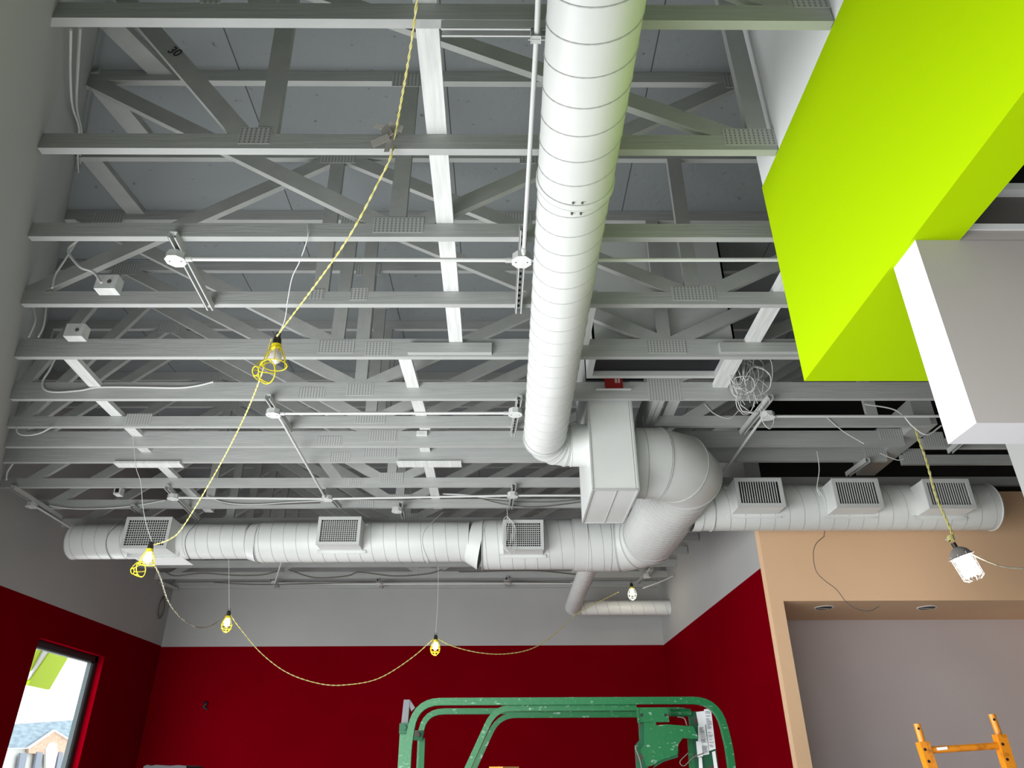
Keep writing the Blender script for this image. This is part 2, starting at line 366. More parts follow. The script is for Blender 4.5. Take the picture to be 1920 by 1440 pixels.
truss(5, 'fifth truss, with short boards nailed along its lower chord', wl(4.19), 3.4,
      [(-1.20, -3.05), (-1.12, -1.11), (-.95, -.96), (1.02, -1.02), (1.07, 1.08), (1.17, 3.2)], [PLB(-1.12, .24), (-.84, 2.50, .17, .105), PLB(1.08, .26), PLT(-1.1), PLT(.1), (-2.9, 3.62, .22, .1)])
truss(6, 'sixth truss, a loop of white cable clipped along its left end', wl(4.8), 3.4,
      [(-1.16, -3.02), (-1.07, -1.08), (-.98, .95), (-4.7 + 1.15, -3.1), (1.22, 3.2)], [PLB(-1.07, .2), (-1.42, 2.49, .19, .085), (1.18, 2.515, .24, .19), PLT(-1.1), PLT(-3.05)], )
truss(7, 'seventh truss, cut away on both sides of the square metal plenum', wl(5.28), 3.4,
      [(-1.16, -3.0), (-1.07, -1.07), (-.98, 1.0), (-3.8, -3.1), (1.5, 3.2), (2.95, 2.95)], [PLB(-1.07, .24), PLT(-1.1), PLT(-3.05), (-2.9, 2.5, .2, .1)], cuts=[(.50, 1.10)])
truss(8, 'eighth truss, right behind the cut one, close to its neighbour', wl(5.68), 3.38,
      [(-1.16, -3.0), (-1.07, -1.07), (-.98, 1.0), (-4.1, -3.1), (-4.15, -4.15), (1.5, 3.2)], [(-1.47, 2.488, .20, .086), (-1.03, 2.535, .24, .10), (3.28, 2.545, .2, .1), PLT(-3.05)])
truss(9, 'ninth truss, boards nailed flat under its lower chord', wl(6.03), 3.39,
      [(-1.20, -3.0), (-1.09, -1.09), (-.98, 1.0), (-4.3, -3.1), (1.5, 3.2)], [(-1.45, 2.485, .17, .09), (-1.10, 2.53, .28, .10), (3.3, 2.53, .2, .1), PLT(-3.05)])
truss(10, 'tenth truss, just in front of the left end of the capped round duct', -4.84, 5.9,
      [(-1.20, -3.0), (-1.09, -1.09), (-.98, 1.0), (-4.5, -3.1), (-1.62, -2.5)], [(-1.43, 2.485, .14, .08), (-1.09, 2.53, .23, .10), PLT(-3.05)])
far_lab = ['eleventh truss, white cables draped along it above the left grilles',
           'truss hidden mostly above the left round duct', 'next truss behind the left round duct, seen in slivers',
           'third truss behind the left round duct', 'truss whose chord shows just under the left round duct',
           'last but one truss before the back wall, black cable sagging across it', 'timber ledger truss fixed flat against the top of the grey back wall']
for k, i in enumerate(range(11, 18)):
    last = i == 17
    truss(i, far_lab[k], XL, 2.29 if i > 11 else 2.33,
          [] if last else [(-1.20, -3.0), (-1.09, -1.09), (-.98, 1.0), (-4.6, -3.1), (-3.05, -3.05), (1.95, 1.1)],
          [] if last else [(-1.43, 2.485, .16, .08), (-1.09, 2.53, .24, .10), PLT(-3.05)])
tx = bpy.data.curves.new('stamp', 'FONT'); tx.body = '30'; tx.size = .07; tx.extrude = .0004
to = bpy.data.objects.new('stamp_tmp', tx); scn.collection.objects.link(to); bpy.context.view_layer.update()
tm = bpy.data.meshes.new_from_object(to.evaluated_get(bpy.context.evaluated_depsgraph_get())); scn.collection.objects.unlink(to); bpy.data.objects.remove(to)
tm.materials.append(M['dark']); tr_ = bpy.data.objects['roof_truss.001']; st = bpy.data.objects.new('pencil_number', tm); scn.collection.objects.link(st); st.parent = tr_
P_ = Py(312, 96, 2.366); st.location = P_ - Vector(tr_['_o']); st.rotation_euler = (math.radians(90), 0, 0); st.rotation_euler.rotate_axis('Z', math.radians(-35))
# short joists hung to the right of the edge beam
for k, (xa, xb, y, ln) in enumerate(((3.562, 6.9, 6.135, 'short joist running right from the edge beam, nearer the floor duct grilles'),
                                     (3.562, 6.9, 5.77, 'short joist to the right under the white header box'))):
    t = thing('joist', ln, 'joist', (xa, y, ZC), 'short joists right of the edge beam')
    bx(xa, xb, y - TT, y, ZC + .0, ZCT).build('timber', 'timber', t)
    bx(xa + .02, xa + .2, y - TT - .002, y - TT + .001, ZC + .01, ZCT + .06).build('connector_plate', 'plate', t)

def board(name, label, cat, mb, m='board', org=None, group=None):
    return tag(mb.build(name, m, None, org or mb.v[0]), label, cat, group)
board('edge_beam', 'wide timber beam running back beside the cut ends of the trusses, right of centre', 'beam', bx(3.385, 3.56, 5.45, 6.62, 2.531, 2.77), 'timber')
# flat bracing boards lying on the lower chords
def brace(label, p, q, w=.089):
    mb = MB().beam((p[0], p[1], 2.549), (q[0], q[1], 2.549), w, .036)
    return board('bracing_board', label, 'board', mb, 'board', (p[0], p[1], 2.53), 'flat bracing boards on the truss chords')
brace('long white bracing board left of the round duct, running from the top of the photo', (-.29, 1.2), (-.325, 4.22))
brace('short bracing board just behind the nailed scab board, left of the duct', (-.692, 4.235), (-.66, 5.55))
brace('bracing board farther back, left of the duct elbow, above the middle grille', (-.70, 5.65), (-.72, 7.6))
brace('bracing board at the far left, near the white cable loop', (-2.97, 4.22), (-3.01, 4.83))
brace('second bracing board on the left, ending in a square cut', (-3.07, 4.84), (-3.09, 5.74))
brace('third bracing board on the left, above the leftmost grille', (-3.16, 5.92), (-3.2, 7.7))
brace('bracing board beside the lime green soffit, right of the duct', (1.645, 3.3), (1.65, 4.22), .10)
brace('bracing board behind the coil of loose wire', (1.59, 4.22), (1.6, 4.86), .11)
brace('bracing board crossing between the plenum and the coil of wire', (1.30, 4.86), (1.31, 5.72))
# boards nailed to chord faces
p, q = Py(765, 655, 4.19 - .02), Py(922, 655, 4.19 - .02)
board('scab_board', 'short board nailed to the face of a lower chord left of the duct', 'board', bx(p.x, q.x, 4.229 - TT - .036, 4.229 - TT - .0015, 2.452, 2.527), 'timber')
p = Py(1350, 660, 4.17)
board('scab_board', 'long board nailed to a lower chord, ending above the coil of wire', 'board', bx(p.x, 3.3, 4.229 - TT - .036, 4.229 - TT - .0015, 2.457, 2.530), 'timber')
for (a, b), lb in (((216, 340), 'thin board fixed flat under the truss, above the leftmost grille'), ((745, 865), 'thin board fixed flat under the truss, left of the duct elbow')):
    p, q = Pz(a, 869, 2.43), Pz(b, 869, 2.43)
    board('flat_board', lb, 'board', bx(p.x, q.x, 6.0, 6.105, 2.418, 2.4385))
# ledger boards against the deck on the far left and an upright post
for k, ((a, b), (c, d_)) in enumerate((((192, 168), (262, 252)), ((166, 292), (240, 382)), ((222, 60), (285, 122)))):
    p, q = Pz(a, b, 3.66), Pz(c, d_, 3.66); p, q = p + (p - q) * .35, q + (q - p) * .45
    board('deck_board', ['pale board nailed under the roof deck at the left, between the second and third trusses', 'pale board nailed under the roof deck at the left, one bay farther back', 'pale board nailed under the roof deck in the top left corner'][k],
          'board', MB().beam((p.x, p.y, 3.671), (q.x, q.y, 3.671), .13, .036), 'web')
# headers framing the cut-out beside the plenum
hb = thing('framing_header', 'timber header running back beside the plenum, left side', 'beam', (.46, 4.85, ZC))
bx(.415, .453, 4.845, 5.675, 2.442, 2.66).build('timber', 'timber', hb); bx(.457, .495, 4.845, 5.675, 2.442, 2.66).build('timber', 'timber', hb)
hb = thing('framing_header', 'timber header running back on the right of the plenum, above the big elbow', 'beam', (1.14, 4.85, ZC))
bx(1.105, 1.143, 4.845, 5.675, 2.442, 2.66).build('timber', 'timber', hb); bx(1.147, 1.185, 4.845, 5.675, 2.442, 2.66).build('timber', 'timber', hb)
bx(.52, .56, 3.66, 4.19, 2.53, 2.60).build('x', 'board').name = 'blocking_board'
tag(bpy.data.objects['blocking_board'], 'white blocking board peeping out right of the round duct', 'board')

# rooftop unit curb behind the fourth and fifth trusses, its dark opening and filter box
cu = thing('rooftop_curb', 'big grey sheet metal curb hanging from the deck behind the trusses right of the duct', 'metal curb', (1.05, 4.45, 2.6))
cw = MB(); cw.box(.60, 1.58, 4.285, 4.30, 2.615, ZT); cw.box(.60, .615, 4.285, 4.74, 2.615, ZT); cw.box(1.565, 1.58, 4.285, 4.74, 2.615, ZT); cw.box(.60, 1.58, 4.725, 4.74, 2.615, ZT)
cw.build('curb_wall', 'duct', cu)
rm = MB()
for b in ((.60, 1.58, 4.26, 4.30, 2.575, 2.615), (.60, 1.58, 4.70, 4.74, 2.575, 2.615), (.60, .64, 4.30, 4.70, 2.575, 2.615), (1.54, 1.58, 4.30, 4.70, 2.575, 2.615)): rm.box(*b)
rm.build('rim', 'steel', cu)
bx(.64, 1.54, 4.30, 4.70, 2.62, 2.64).build('dark_opening_sheet', 'black', cu)  # black sheet drawn for the unlit inside of the curb opening
p = Py(1150, 716, 4.8); 
lb = thing('filter_carton', 'red carton with white letters wedged in the dark gap behind the curb', 'box', (p.x, 4.78, p.z - .05))
bx(p.x - .07, p.x + .06, 4.75, 4.774, p.z - .08, p.z + .012).build('carton', 'clip', lb)
lt = MB()
for k, dx in enumerate((.005, .026)):
    lt.box(p.x + dx, p.x + dx + .003, 4.7485, 4.75, p.z - .035, p.z - .002); lt.box(p.x + dx + .009, p.x + dx + .012, 4.7485, 4.75, p.z - .035, p.z - .002); lt.box(p.x + dx, p.x + dx + .012, 4.7485, 4.75, p.z - .006, p.z - .002)
lt.build('lettering', 'white', lb)
bx(p.x - .14, p.x + .12, 4.75, 4.774, p.z - .085, p.z - .081).build('shelf', 'steel', lb)
bx(.60, 1.03, 4.776, 4.796, 2.58, 3.3).build('dark_gap_sheet', 'black', lb)  # black sheet standing in for the shade in the gap behind the carton

# ------------------------------------------------------------------ ducts
def circle_frame(c, axis, r, n=40, a0=0):
    t = Vector(axis).normalized(); u = Vector((0, 0, 1)) if abs(t.z) < .9 else Vector((1, 0, 0)); w = t.cross(u).normalized()
    return [Vector(c) + (u * math.cos(2*math.pi*k/n + a0) + w * math.sin(2*math.pi*k/n + a0)) * r for k in range(n)]
def pipe(p, q, r, parent, name='duct_section', pitch=.127, r1=None, m='duct', seam=.003, slant=1, mb=None):
    """round spiral duct from p to q with its helical lock seam"""
    p, q = Vector(p), Vector(q); L = (q - p).length; t = (q - p) / L; r1 = r1 or r
    mb = mb or MB(); mb.c = 0; mb.tube([p, q], [r, r1], 48, caps=False)
    if pitch:
        mb.c = 1; u = Vector((0, 0, 1)) if abs(t.z) < .9 else Vector((1, 0, 0)); w = t.cross(u).normalized(); pts = []; n = int(L / pitch * 28) + 1
        for k in range(n):
            a = 2*math.pi*k/28*slant; s = k/28*pitch; rr = r + (r1 - r)*s/L
            pts.append(p + t*s + (u*math.cos(a) + w*math.sin(a))*(rr + seam*.15))
        mb.tube(pts, seam, 5, caps=False)
    return mb.build(name, [m, 'collar'], parent) if parent is not None else mb
def ring(mb, c, axis, r, rt=.004, n=40): mb.tube(circle_frame(c, axis, r, n), rt, 6, closed=True)
def elbow(c, r, R, p0dir, p1dir, parent, gores=5, name='elbow'):
    """segmented elbow; starts at c heading along p0dir, ends heading along p1dir"""
    c = Vector(c); a, b = Vector(p0dir).normalized(), Vector(p1dir).normalized(); ctr = c + b * R; mb = MB(); rg = MB()
    def at(th): return ctr - b * R * math.cos(th) + a * R * math.sin(th), (a * math.cos(th) + b * math.sin(th))
    # joint planes: ends at 0 and 90deg, the ring joints between gores
    th = [0] + [math.pi/2 * (k + .5) / (gores - 1) for k in range(gores - 1)] + [math.pi/2]
    up = a.cross(b).normalized(); rings = []
    # gore centre-lines are chords tangent at mid angles: the mitre radius is stretched in-plane
    f = 1 / math.cos(math.pi/4/(gores - 1))
    for i, x in enumerate(th):
        P, T = at(x); k = f if 0 < i < len(th) - 1 else 1; side = up.cross(T).normalized(); rad = -1 * (ctr - P).normalized()
        P2 = ctr + rad * R * k
        rings.append([P2 + (up*math.cos(2*math.pi*j/40) + rad*math.sin(2*math.pi*j/40)*k) * r for j in range(40)])
    vs = [v for q in rings for v in q]; fs = []
    for i in range(len(rings) - 1):
        A, Bq = i*40, (i+1)*40; fs += [(A+j, A+(j+1)%40, Bq+(j+1)%40, Bq+j) for j in range(40)]
    mb.add(vs, fs, True); o = mb.build(name, 'duct', parent)
    for e in o.data.edges: pass
    for i, q in enumerate(rings):
        for dd in ((-.006, .006) if 0 < i < len(rings)-1 else (0,)):
            tt = at(th[i])[1]; rg.tube([v + (v - at(th[i])[0]).normalized()*.0015 + tt*dd for v in q], .0032, 5, closed=True)
    rg.build('seam_ring', 'collar', parent)
    return at(math.pi/2)[0]
def sleeve(p, q, r, parent, name='collar'):
    mb = MB(); mb.tube([p, q], r, 48, caps=False); t = Vector(q) - Vector(p); ring(mb, p, t, r, .0035); ring(mb, q, t, r, .0035)
    return mb.build(name, 'duct', parent)

# main duct down the middle of the ceiling
MX, MZ, MR, MY = .295, 2.20, .155, 5.11
md = thing('round_duct', 'long white spiral round duct running down the middle of the ceiling', 'duct', (MX, 2.0, MZ - MR))
jy = Py(1090, 275, 2.45).y
jy = 2.30
pipe((MX, -.3, MZ), (MX, jy, MZ), MR + .003, md); pipe((MX, jy, MZ), (MX, MY - .20, MZ), MR, md, slant=1)
sleeve((MX, jy - .012, MZ), (MX, jy + .02, MZ), MR + .006, md, 'coupling')
sc_ = MB()
for a in (-.2, .2):
    for dy in (-.03, .035): sc_.tube([(MX + math.sin(a*.6) * MR, jy + dy, MZ - math.cos(a*.6) * MR + .002), (MX + math.sin(a*.6) * MR, jy + dy, MZ - math.cos(a*.6)*MR - .009)], .005, 8)
sc_.build('screw', 'wiredark', md)
e = elbow((MX, MY - .20, MZ), MR + .002, .20, (0, 1, 0), (1, 0, 0), md)
sleeve((MX + .20, MY, MZ), (.6175, MY, MZ), MR + .006, md, 'takeoff_collar')

# square plenum
PX0, PX1, PY0_, PY1_, PZB = .618, .940, 4.885, 5.650, 1.765
pl = thing('plenum_box', 'tall square sheet metal box dropping between the two big elbows', 'duct box', ((PX0 + PX1)/2, (PY0_ + PY1_)/2, PZB))
bx(PX0, PX1, PY0_, PY1_, PZB, 3.3).build('body', 'duct', pl)
se = MB()
for x, y in ((PX0, PY0_), (PX1, PY0_), (PX0, PY1_), (PX1, PY1_)): se.beam((x, y, PZB), (x, y, 3.3), .012, .012, (0, 1, 0))
for a, b in (((PX0, PY0_), (PX1, PY0_)), ((PX1, PY0_), (PX1, PY1_)), ((PX1, PY1_), (PX0, PY1_)), ((PX0, PY1_), (PX0, PY0_))): se.beam((*a, PZB), (*b, PZB), .012, .012)
se.beam((.79, PY0_, PZB - .001), (.79, PY1_, PZB - .001), .008, .004); se.beam((PX1 - .02, PY0_ - .001, PZB), (PX1 - .02, PY0_ - .001, 2.9), .004, .004, (0, 1, 0))
se.build('corner_seam', 'collar', pl)

# large elbow run from the plenum round to the left duct
EY, EZ, EX, ER, TYD = 5.27, 2.12, 1.46, .272, 7.54
bd = thing('elbow_duct', 'large round duct curling out of the plenum and turning back to the left', 'duct', (EX, 6.0, EZ - ER))
sleeve((PX1 + .002, EY, EZ), (PX1 + .06, EY, EZ), ER - .005, bd, 'takeoff_collar')
R1 = .40
pipe((PX1 + .05, EY, EZ), (EX - R1, EY, EZ), ER, bd, pitch=0)
elbow((EX - R1, EY, EZ), ER, R1, (1, 0, 0), (0, 1, 0), bd, 4)
pipe((EX, EY + R1, EZ), (EX, TYD - .38, EZ), ER, bd, pitch=.075)
elbow((EX, TYD - .38, EZ), ER, .38, (0, 1, 0), (-1, 0, 0), bd, 4)
pipe((EX - .38, TYD, EZ), (.84, TYD, EZ), ER, bd, pitch=.127)

# left duct
k = TYD / 7.3
xj = [Py(165, 1012, TYD).x - .13, Py(470, 1010, TYD).x, Py(490, 1010, TYD).x, Py(880, 1015, TYD).x, Py(905, 1020, TYD).x, .70, .84]
LZ1, LZ2, LZ3 = 2.165, 2.155, 2.125
ld = thing('round_duct', 'white round duct with three square grilles crossing the room on the left', 'duct', (-1.8, TYD, LZ2 - .2))
pipe((xj[0] + .005, TYD, LZ1), (xj[1] + .0, TYD, LZ1), .178, ld)
pipe((xj[1], TYD, LZ1), (xj[2], TYD, LZ2), .181, ld, 'reducer', 0, .205); 
pipe((xj[2], TYD, LZ2), (xj[3], TYD, LZ2), .205, ld)
pipe((xj[3], TYD, LZ2), (xj[4], TYD, LZ3), .209, ld, 'reducer', 0, .262)
pipe((xj[4], TYD, LZ3), (xj[5], TYD, LZ3), .255, ld)
sleeve((xj[5], TYD, LZ3), (xj[6], TYD, LZ3), .276, ld, 'tee_collar')
rg = MB()
for x, r, z in ((xj[1], .183, LZ1), (xj[2], .209, LZ2), (xj[3], .212, LZ2), (xj[4], .263, LZ3)): ring(rg, (x, TYD, z), (1, 0, 0), r, .005)
rg.build('joint_ring', 'collar', ld)
def endcap(x, y, z, r, dx, parent):
    mb = MB(); n = 40; c = circle_frame((x, y, z), (1, 0, 0), r, n); d_ = circle_frame((x + dx*.02, y, z), (1, 0, 0), r - .012, n)
    mb.add(c + d_, [(j, (j+1) % n, n + (j+1) % n, n + j) for j in range(n)], True); mb.add(d_, [tuple(range(n))]); ring(mb, (x, y, z), (1, 0, 0), r, .005)
    mb.build('end_cap', 'duct', parent)
endcap(xj[0], TYD, LZ1, .178, -1, ld)

def vent(parent, x0, x1, z0, z1, yf, yback, egg, zax):
    """square takeoff box with a grille in its front face"""
    b = MB(); f = .028; th = .008
    b.box(x0, x0 + th, yf, yback, z0, z1); b.box(x1 - th, x1, yf, yback, z0, z1); b.box(x0 + th, x1 - th, yf, yback, z0, z0 + th); b.box(x0 + th, x1 - th, yf, yback, z1 - th, z1)
    o = b.build('grille_box', 'duct', parent)
    g = MB()
    for bb in ((x0 - .004, x1 + .004, yf - .012, yf, z0 - .004, z0 + f), (x0 - .004, x1 + .004, yf - .012, yf, z1 - f, z1 + .004), (x0 - .004, x0 + f, yf - .012, yf, z0 + f, z1 - f), (x1 - f, x1 + .004, yf - .012, yf, z0 + f, z1 - f)): g.box(*bb)
    a0, a1, c0, c1 = x0 + f, x1 - f, z0 + f, z1 - f
    n = 17 if egg else 16
    for i in range(1, n): x = a0 + (a1 - a0)*i/n; g.box(x - (.0026 if egg else .0036), x + (.0026 if egg else .0036), yf - .004, yf + (.008 if egg else .003), c0, c1)
    if egg:
        for i in range(1, 11): z = c0 + (c1 - c0)*i/11; g.box(a0, a1, yf - .002, yf + .006, z - .0026, z + .0026)
    g.build('grille', 'steel', o)
    bx(x0 + th, x1 - th, yf + .05, yf + .055, z0 + th, z1 - th).build('dark_backing', 'black', o)  # black sheet painting in the shade behind the grille bars
    fl = MB(); fl.box(x0 - .035, x1 + .035, yback - .006, yback, z0 - .03, z0 + .002); fl.box(x0 - .035, x0, yback - .006, yback, z0, z1); fl.box(x1, x1 + .035, yback - .006, yback, z0, z1)
    fl.build('flange', 'duct', o)
    return o
def ventpx(parent, tl, tr, br, yf, yback, egg, zax):
    a, b, c = Py(*tl, yf), Py(*tr, yf), Py(*br, yf)
    return vent(parent, a.x, (b.x + c.x)/2, c.z, (a.z + b.z)/2, yf, yback, egg, zax)
ventpx(ld, (240, 970), (330, 971), (305, 1028), 7.20, 7.43, True, LZ1)
ventpx(ld, (599, 970), (678, 970), (672, 1021), 7.16, 7.38, True, LZ2)
ventpx(ld, (944, 975), (1018, 977), (1019, 1030), 7.13, 7.34, True, LZ3)
# flat tail plate under the left duct
p, q = Pz(262, 1052, 1.99), Pz(350, 1050, 1.99)
bx(p.x, q.x, TYD - .02, TYD + .26, 1.985, 1.992).build('hanger_plate', 'white', ld)

# right duct
RY, RZ, RR = 6.20, 2.07, .199
rx1 = Py(1852, 950, RY).x
rd = thing('round_duct', 'white round duct with three slatted grilles along the tan wall on the right', 'duct', (3.2, RY, RZ - RR))
pipe((EX + .245, RY, RZ), (2.05 - .42, RY, RZ), RR + .006, rd, 'takeoff_collar', 0)
pipe((2.05 - .42, RY, RZ), (rx1, RY, RZ), RR, rd)
endcap(rx1, RY, RZ, RR + .004, 1, rd)
rg = MB(); ring(rg, (1.80, RY, RZ), (1, 0, 0), RR + .003, .005); rg.build('joint_ring', 'collar', rd)
ventpx(rd, (1376, 897), (1462, 898), (1473, 950), 5.84, 6.05, False, RZ)
ventpx(rd, (1558, 898), (1644, 899), (1656, 951), 5.84, 6.05, False, RZ)
ventpx(rd, (1728, 899), (1814, 900), (1829, 953), 5.84, 6.05, False, RZ)

# small duct to the back right corner
SX, SZ, SR, SY = .925, 2.03, .10, 10.37
sd = thing('small_round_duct', 'small round duct running to the back wall and turning right into the side wall', 'duct', (SX, 9.5, SZ - SR))
pipe((SX, 7.77, SZ), (SX, SY - .12, SZ), SR, sd, pitch=.09)
elbow((SX, SY - .12, SZ), SR, .12, (0, 1, 0), (1, 0, 0), sd, 4)
pipe((SX + .12, SY, SZ), (2.277, SY, SZ), SR, sd, pitch=.16)

# ------------------------------------------------------------------ electrical: struts, boxes, conduits
def strut(label, p, q, z=2.44, holes=True):
    """slotted channel hung open side down under the chords, p and q are (x, y)"""
    p, q = Vector((p[0], p[1], 0)), Vector((q[0], q[1], 0)); d = (q - p).normalized(); sd = Vector((d.y, -d.x, 0)); mb = MB()
    def bar(off, w, z0, z1):
        a = [p + sd*(off - w/2), p + sd*(off + w/2), q + sd*(off + w/2), q + sd*(off - w/2)]
        mb.hexa([(v.x, v.y, z0) for v in a], [(v.x, v.y, z1) for v in a])
    zt = z - .001
    bar(0, .041, zt - .003, zt); bar(-.0192, .003, zt - .041, zt - .003); bar(.0192, .003, zt - .041, zt - .003)
    bar(-.0155, .0095, zt - .041, zt - .038); bar(.0155, .0095, zt - .041, zt - .038)
    o = thing('strut_channel', label, 'metal channel', ((p.x + q.x)/2, (p.y + q.y)/2, zt - .041), 'slotted channels under the trusses')
    if holes:
        L = (q - p).length; n = int(L / .052); mb.c = 1
        for k in range(n):
            c = p + d * (.03 + k * .052); mb.beam((c.x, c.y, zt - .0035), (c.x + d.x*.024, c.y + d.y*.024, zt - .0035), .012, .0012)
    mb.build('channel', ['steel', 'dark'], o)
    return o
def jbox(label, x, y, z=2.399, r=.052, h=.042, rot=0):
    """octagonal junction box with its flat cover plate underneath"""
    o = thing('junction_box', label, 'electrical box', (x, y, z - h), 'octagonal junction boxes')
    a = [(x + r*math.cos(math.pi/8 + k*math.pi/4 + rot), y + r*math.sin(math.pi/8 + k*math.pi/4 + rot), z - h + .003) for k in range(8)]
    MB().prism(a, (0, 0, h - .003)).build('box', 'steel', o)
    b = [(x + (v[0] - x)*1.06, y + (v[1] - y)*1.06, z - h) for v in a]
    MB().prism(b, (0, 0, .0028)).build('cover', 'board', o)
    s_ = MB()
    for dx in (-.03, .03): s_.tube([(x + dx, y, z - h - .002), (x + dx, y, z - h + .001)], .004, 8)
    s_.build('screw', 'wiredark', o)
    return o
def conduit(label, pts, r=.011, m='conduit', couplings=()):
    o = tag(MB().tube(pts, r, 10).build('conduit', m, None, pts[0]), label, 'pipe', 'thin electrical conduits')
    if couplings:
        c = MB()
        for t in couplings:
            P = Vector(pts[0]).lerp(Vector(pts[-1]), t); D = (Vector(pts[-1]) - Vector(pts[0])).normalized()
            c.tube([P - D*.018, P + D*.018], r + .004, 8)
        k = c.build('coupling', 'steel', o)
    return o
def S(px, py, z=2.40): v = Pz(px, py, z); return (v.x, v.y)
ZCN = 2.372
strut('channel with a junction box at the left, under the third and fourth trusses', S(322, 445), S(394, 582))
bA = S(329, 490, 2.357); jbox('junction box at the left end of the long upper conduit', *bA)
bB = S(978, 492, 2.357); jbox('round-looking junction box just left of the big round duct, upper one', *bB)
strut('channel just left of the big round duct under the upper junction box', S(982, 432), S(972, 588))
conduit('white conduit between the two upper junction boxes', [(bA[0] + .05, bA[1], ZCN), (bB[0] - .05, bB[1], ZCN)], couplings=(.01, .99))
conduit('white conduit continuing right from behind the round duct to the green soffit', [(bB[0] + .05, bB[1], ZCN), (2.2, bB[1] - .01, ZCN)])
conduit('white conduit running up the photo beside the round duct from the upper junction box', [(bB[0] + .01, bB[1] - .05, ZCN), (S(1007, 55, ZCN)[0], 1.74, ZCN), (S(1008, 0, ZCN)[0], -.9, ZCN)], couplings=(.01,))
p, q = Pz(828, 56, 2.42), Pz(1050, 56, 2.42)
strut('channel fixed along the underside of the nearest truss', (p.x, 1.765), (q.x + .1, 1.765), holes=False)
cl = thing('pipe_clamp', 'small clamp gripping the conduit at the nearest channel', 'clamp', (S(1004, 55, ZCN)[0], 1.76, 2.37))
x_ = S(1005, 55, ZCN)[0]
c_ = MB(); c_.box(x_ - .019, x_ - .016, 1.742, 1.775, 2.35, 2.402); c_.box(x_ + .016, x_ + .019, 1.742, 1.775, 2.35, 2.402); c_.box(x_ - .019, x_ + .019, 1.742, 1.775, 2.352, 2.356); c_.build('strap', 'steel', cl)
MB().tube([(x_ - .028, 1.758, 2.352), (x_ + .045, 1.758, 2.352)], .003, 6).build('bolt', 'steel', cl)

bC = S(512, 779, 2.357); jbox('junction box on the small channel at mid height, left of centre', *bC)
strut('short channel at mid height, left of centre', S(501, 748), S(543, 810))
bD = S(966, 778, 2.357); jbox('junction box just left of the round duct, lower one', *bD)
strut('short channel just left of the round duct, lower one', S(974, 750), S(961, 820))
conduit('conduit between the two middle junction boxes', [(bC[0] + .05, bC[1], ZCN), (bD[0] - .05, bD[1], ZCN)], couplings=(.01, .99))
bE = S(613, 938, 2.357); jbox('junction box above the middle grille of the left duct', *bE)
strut('channel above the middle grille of the left duct', S(606, 922), S(637, 954))
conduit('conduit slanting down the photo to the box above the middle grille', [(bC[0] + .03, bC[1] + .04, ZCN), (bE[0] - .01, bE[1] - .05, ZCN)])
bF = S(324, 936, 2.357); jbox('junction box above the leftmost grille', *bF)
strut('channel above the leftmost grille', S(312, 917), S(370, 975))
bG = S(961, 932, 2.357); jbox('junction box above the grille left of the plenum', *bG)
strut('channel above the grille left of the plenum', S(964, 914), S(957, 955))
conduit('long conduit in front of the left duct, left length', [(bF[0] + .05, bF[1], ZCN), (bE[0] - .05, bE[1], ZCN)])
conduit('long conduit in front of the left duct, middle length', [(bE[0] + .05, bE[1], ZCN), (bG[0] - .05, bG[1], ZCN)])
conduit('long conduit in front of the left duct, length behind the plenum', [(bG[0] + .05, bG[1], ZCN), (1.05, bG[1] + .0, ZCN)])
bH = S(744, 960, 2.357); jbox('lone junction box hanging between the two rightmost left-duct grilles', *bH)
strut('short channel of the lone junction box', S(751, 948), S(757, 975), holes=False)
bI = S(58, 951, 2.357); jbox('junction box in the far left corner under a long channel', *bI)
strut('long channel at the far left against the slanted wall', S(22, 917), S(112, 974), holes=False)
conduit('conduit running past the capped end of the left duct', [(bI[0] + .03, bI[1] + .04, ZCN), (bI[0] - .02, 8.55, ZCN)])
bJ = S(248, 1087, 2.357); jbox('junction box below the leftmost grille near the side wall', *bJ)
strut('channel in the back left corner', S(300, 1095), S(330, 1107), holes=False)
bK = S(515, 1096, 2.357); jbox('first junction box from the left under the back of the ceiling', *bK)
strut('first short channel from the left near the back wall', S(508, 1090), S(521, 1103), holes=False)
conduit('conduit passing behind the left duct to the back wall', [(bE[0] - .63, 7.9, ZCN), (bK[0], bK[1], ZCN)])
bL = S(711, 1097, 2.357); jbox('second junction box from the left near the back wall', *bL)
strut('second short channel from the left near the back wall', S(708, 1089), S(716, 1104), holes=False)
bM = S(951, 1095, 2.357); jbox('third junction box from the left near the back wall', *bM)
strut('third short channel from the left near the back wall', S(950, 1086), S(950, 1103), holes=False)
conduit('conduit along the back wall, left length', [(bK[0] + .05, bK[1], ZCN), (bL[0] - .05, bL[1], ZCN)])
conduit('conduit along the back wall, middle length', [(bL[0] + .05, bL[1], ZCN), (bM[0] - .05, bL[1], ZCN)])
conduit('conduit along the back wall, right length', [(bM[0] + .05, bL[1], ZCN), (1.2, bL[1], ZCN)])
strut('channel by the small lit lamp under the big round bend', S(1222, 1069), S(1196, 1096), holes=False)
bN = S(1213, 1083, 2.357); jbox('junction box by the lamp under the big round bend', *bN)
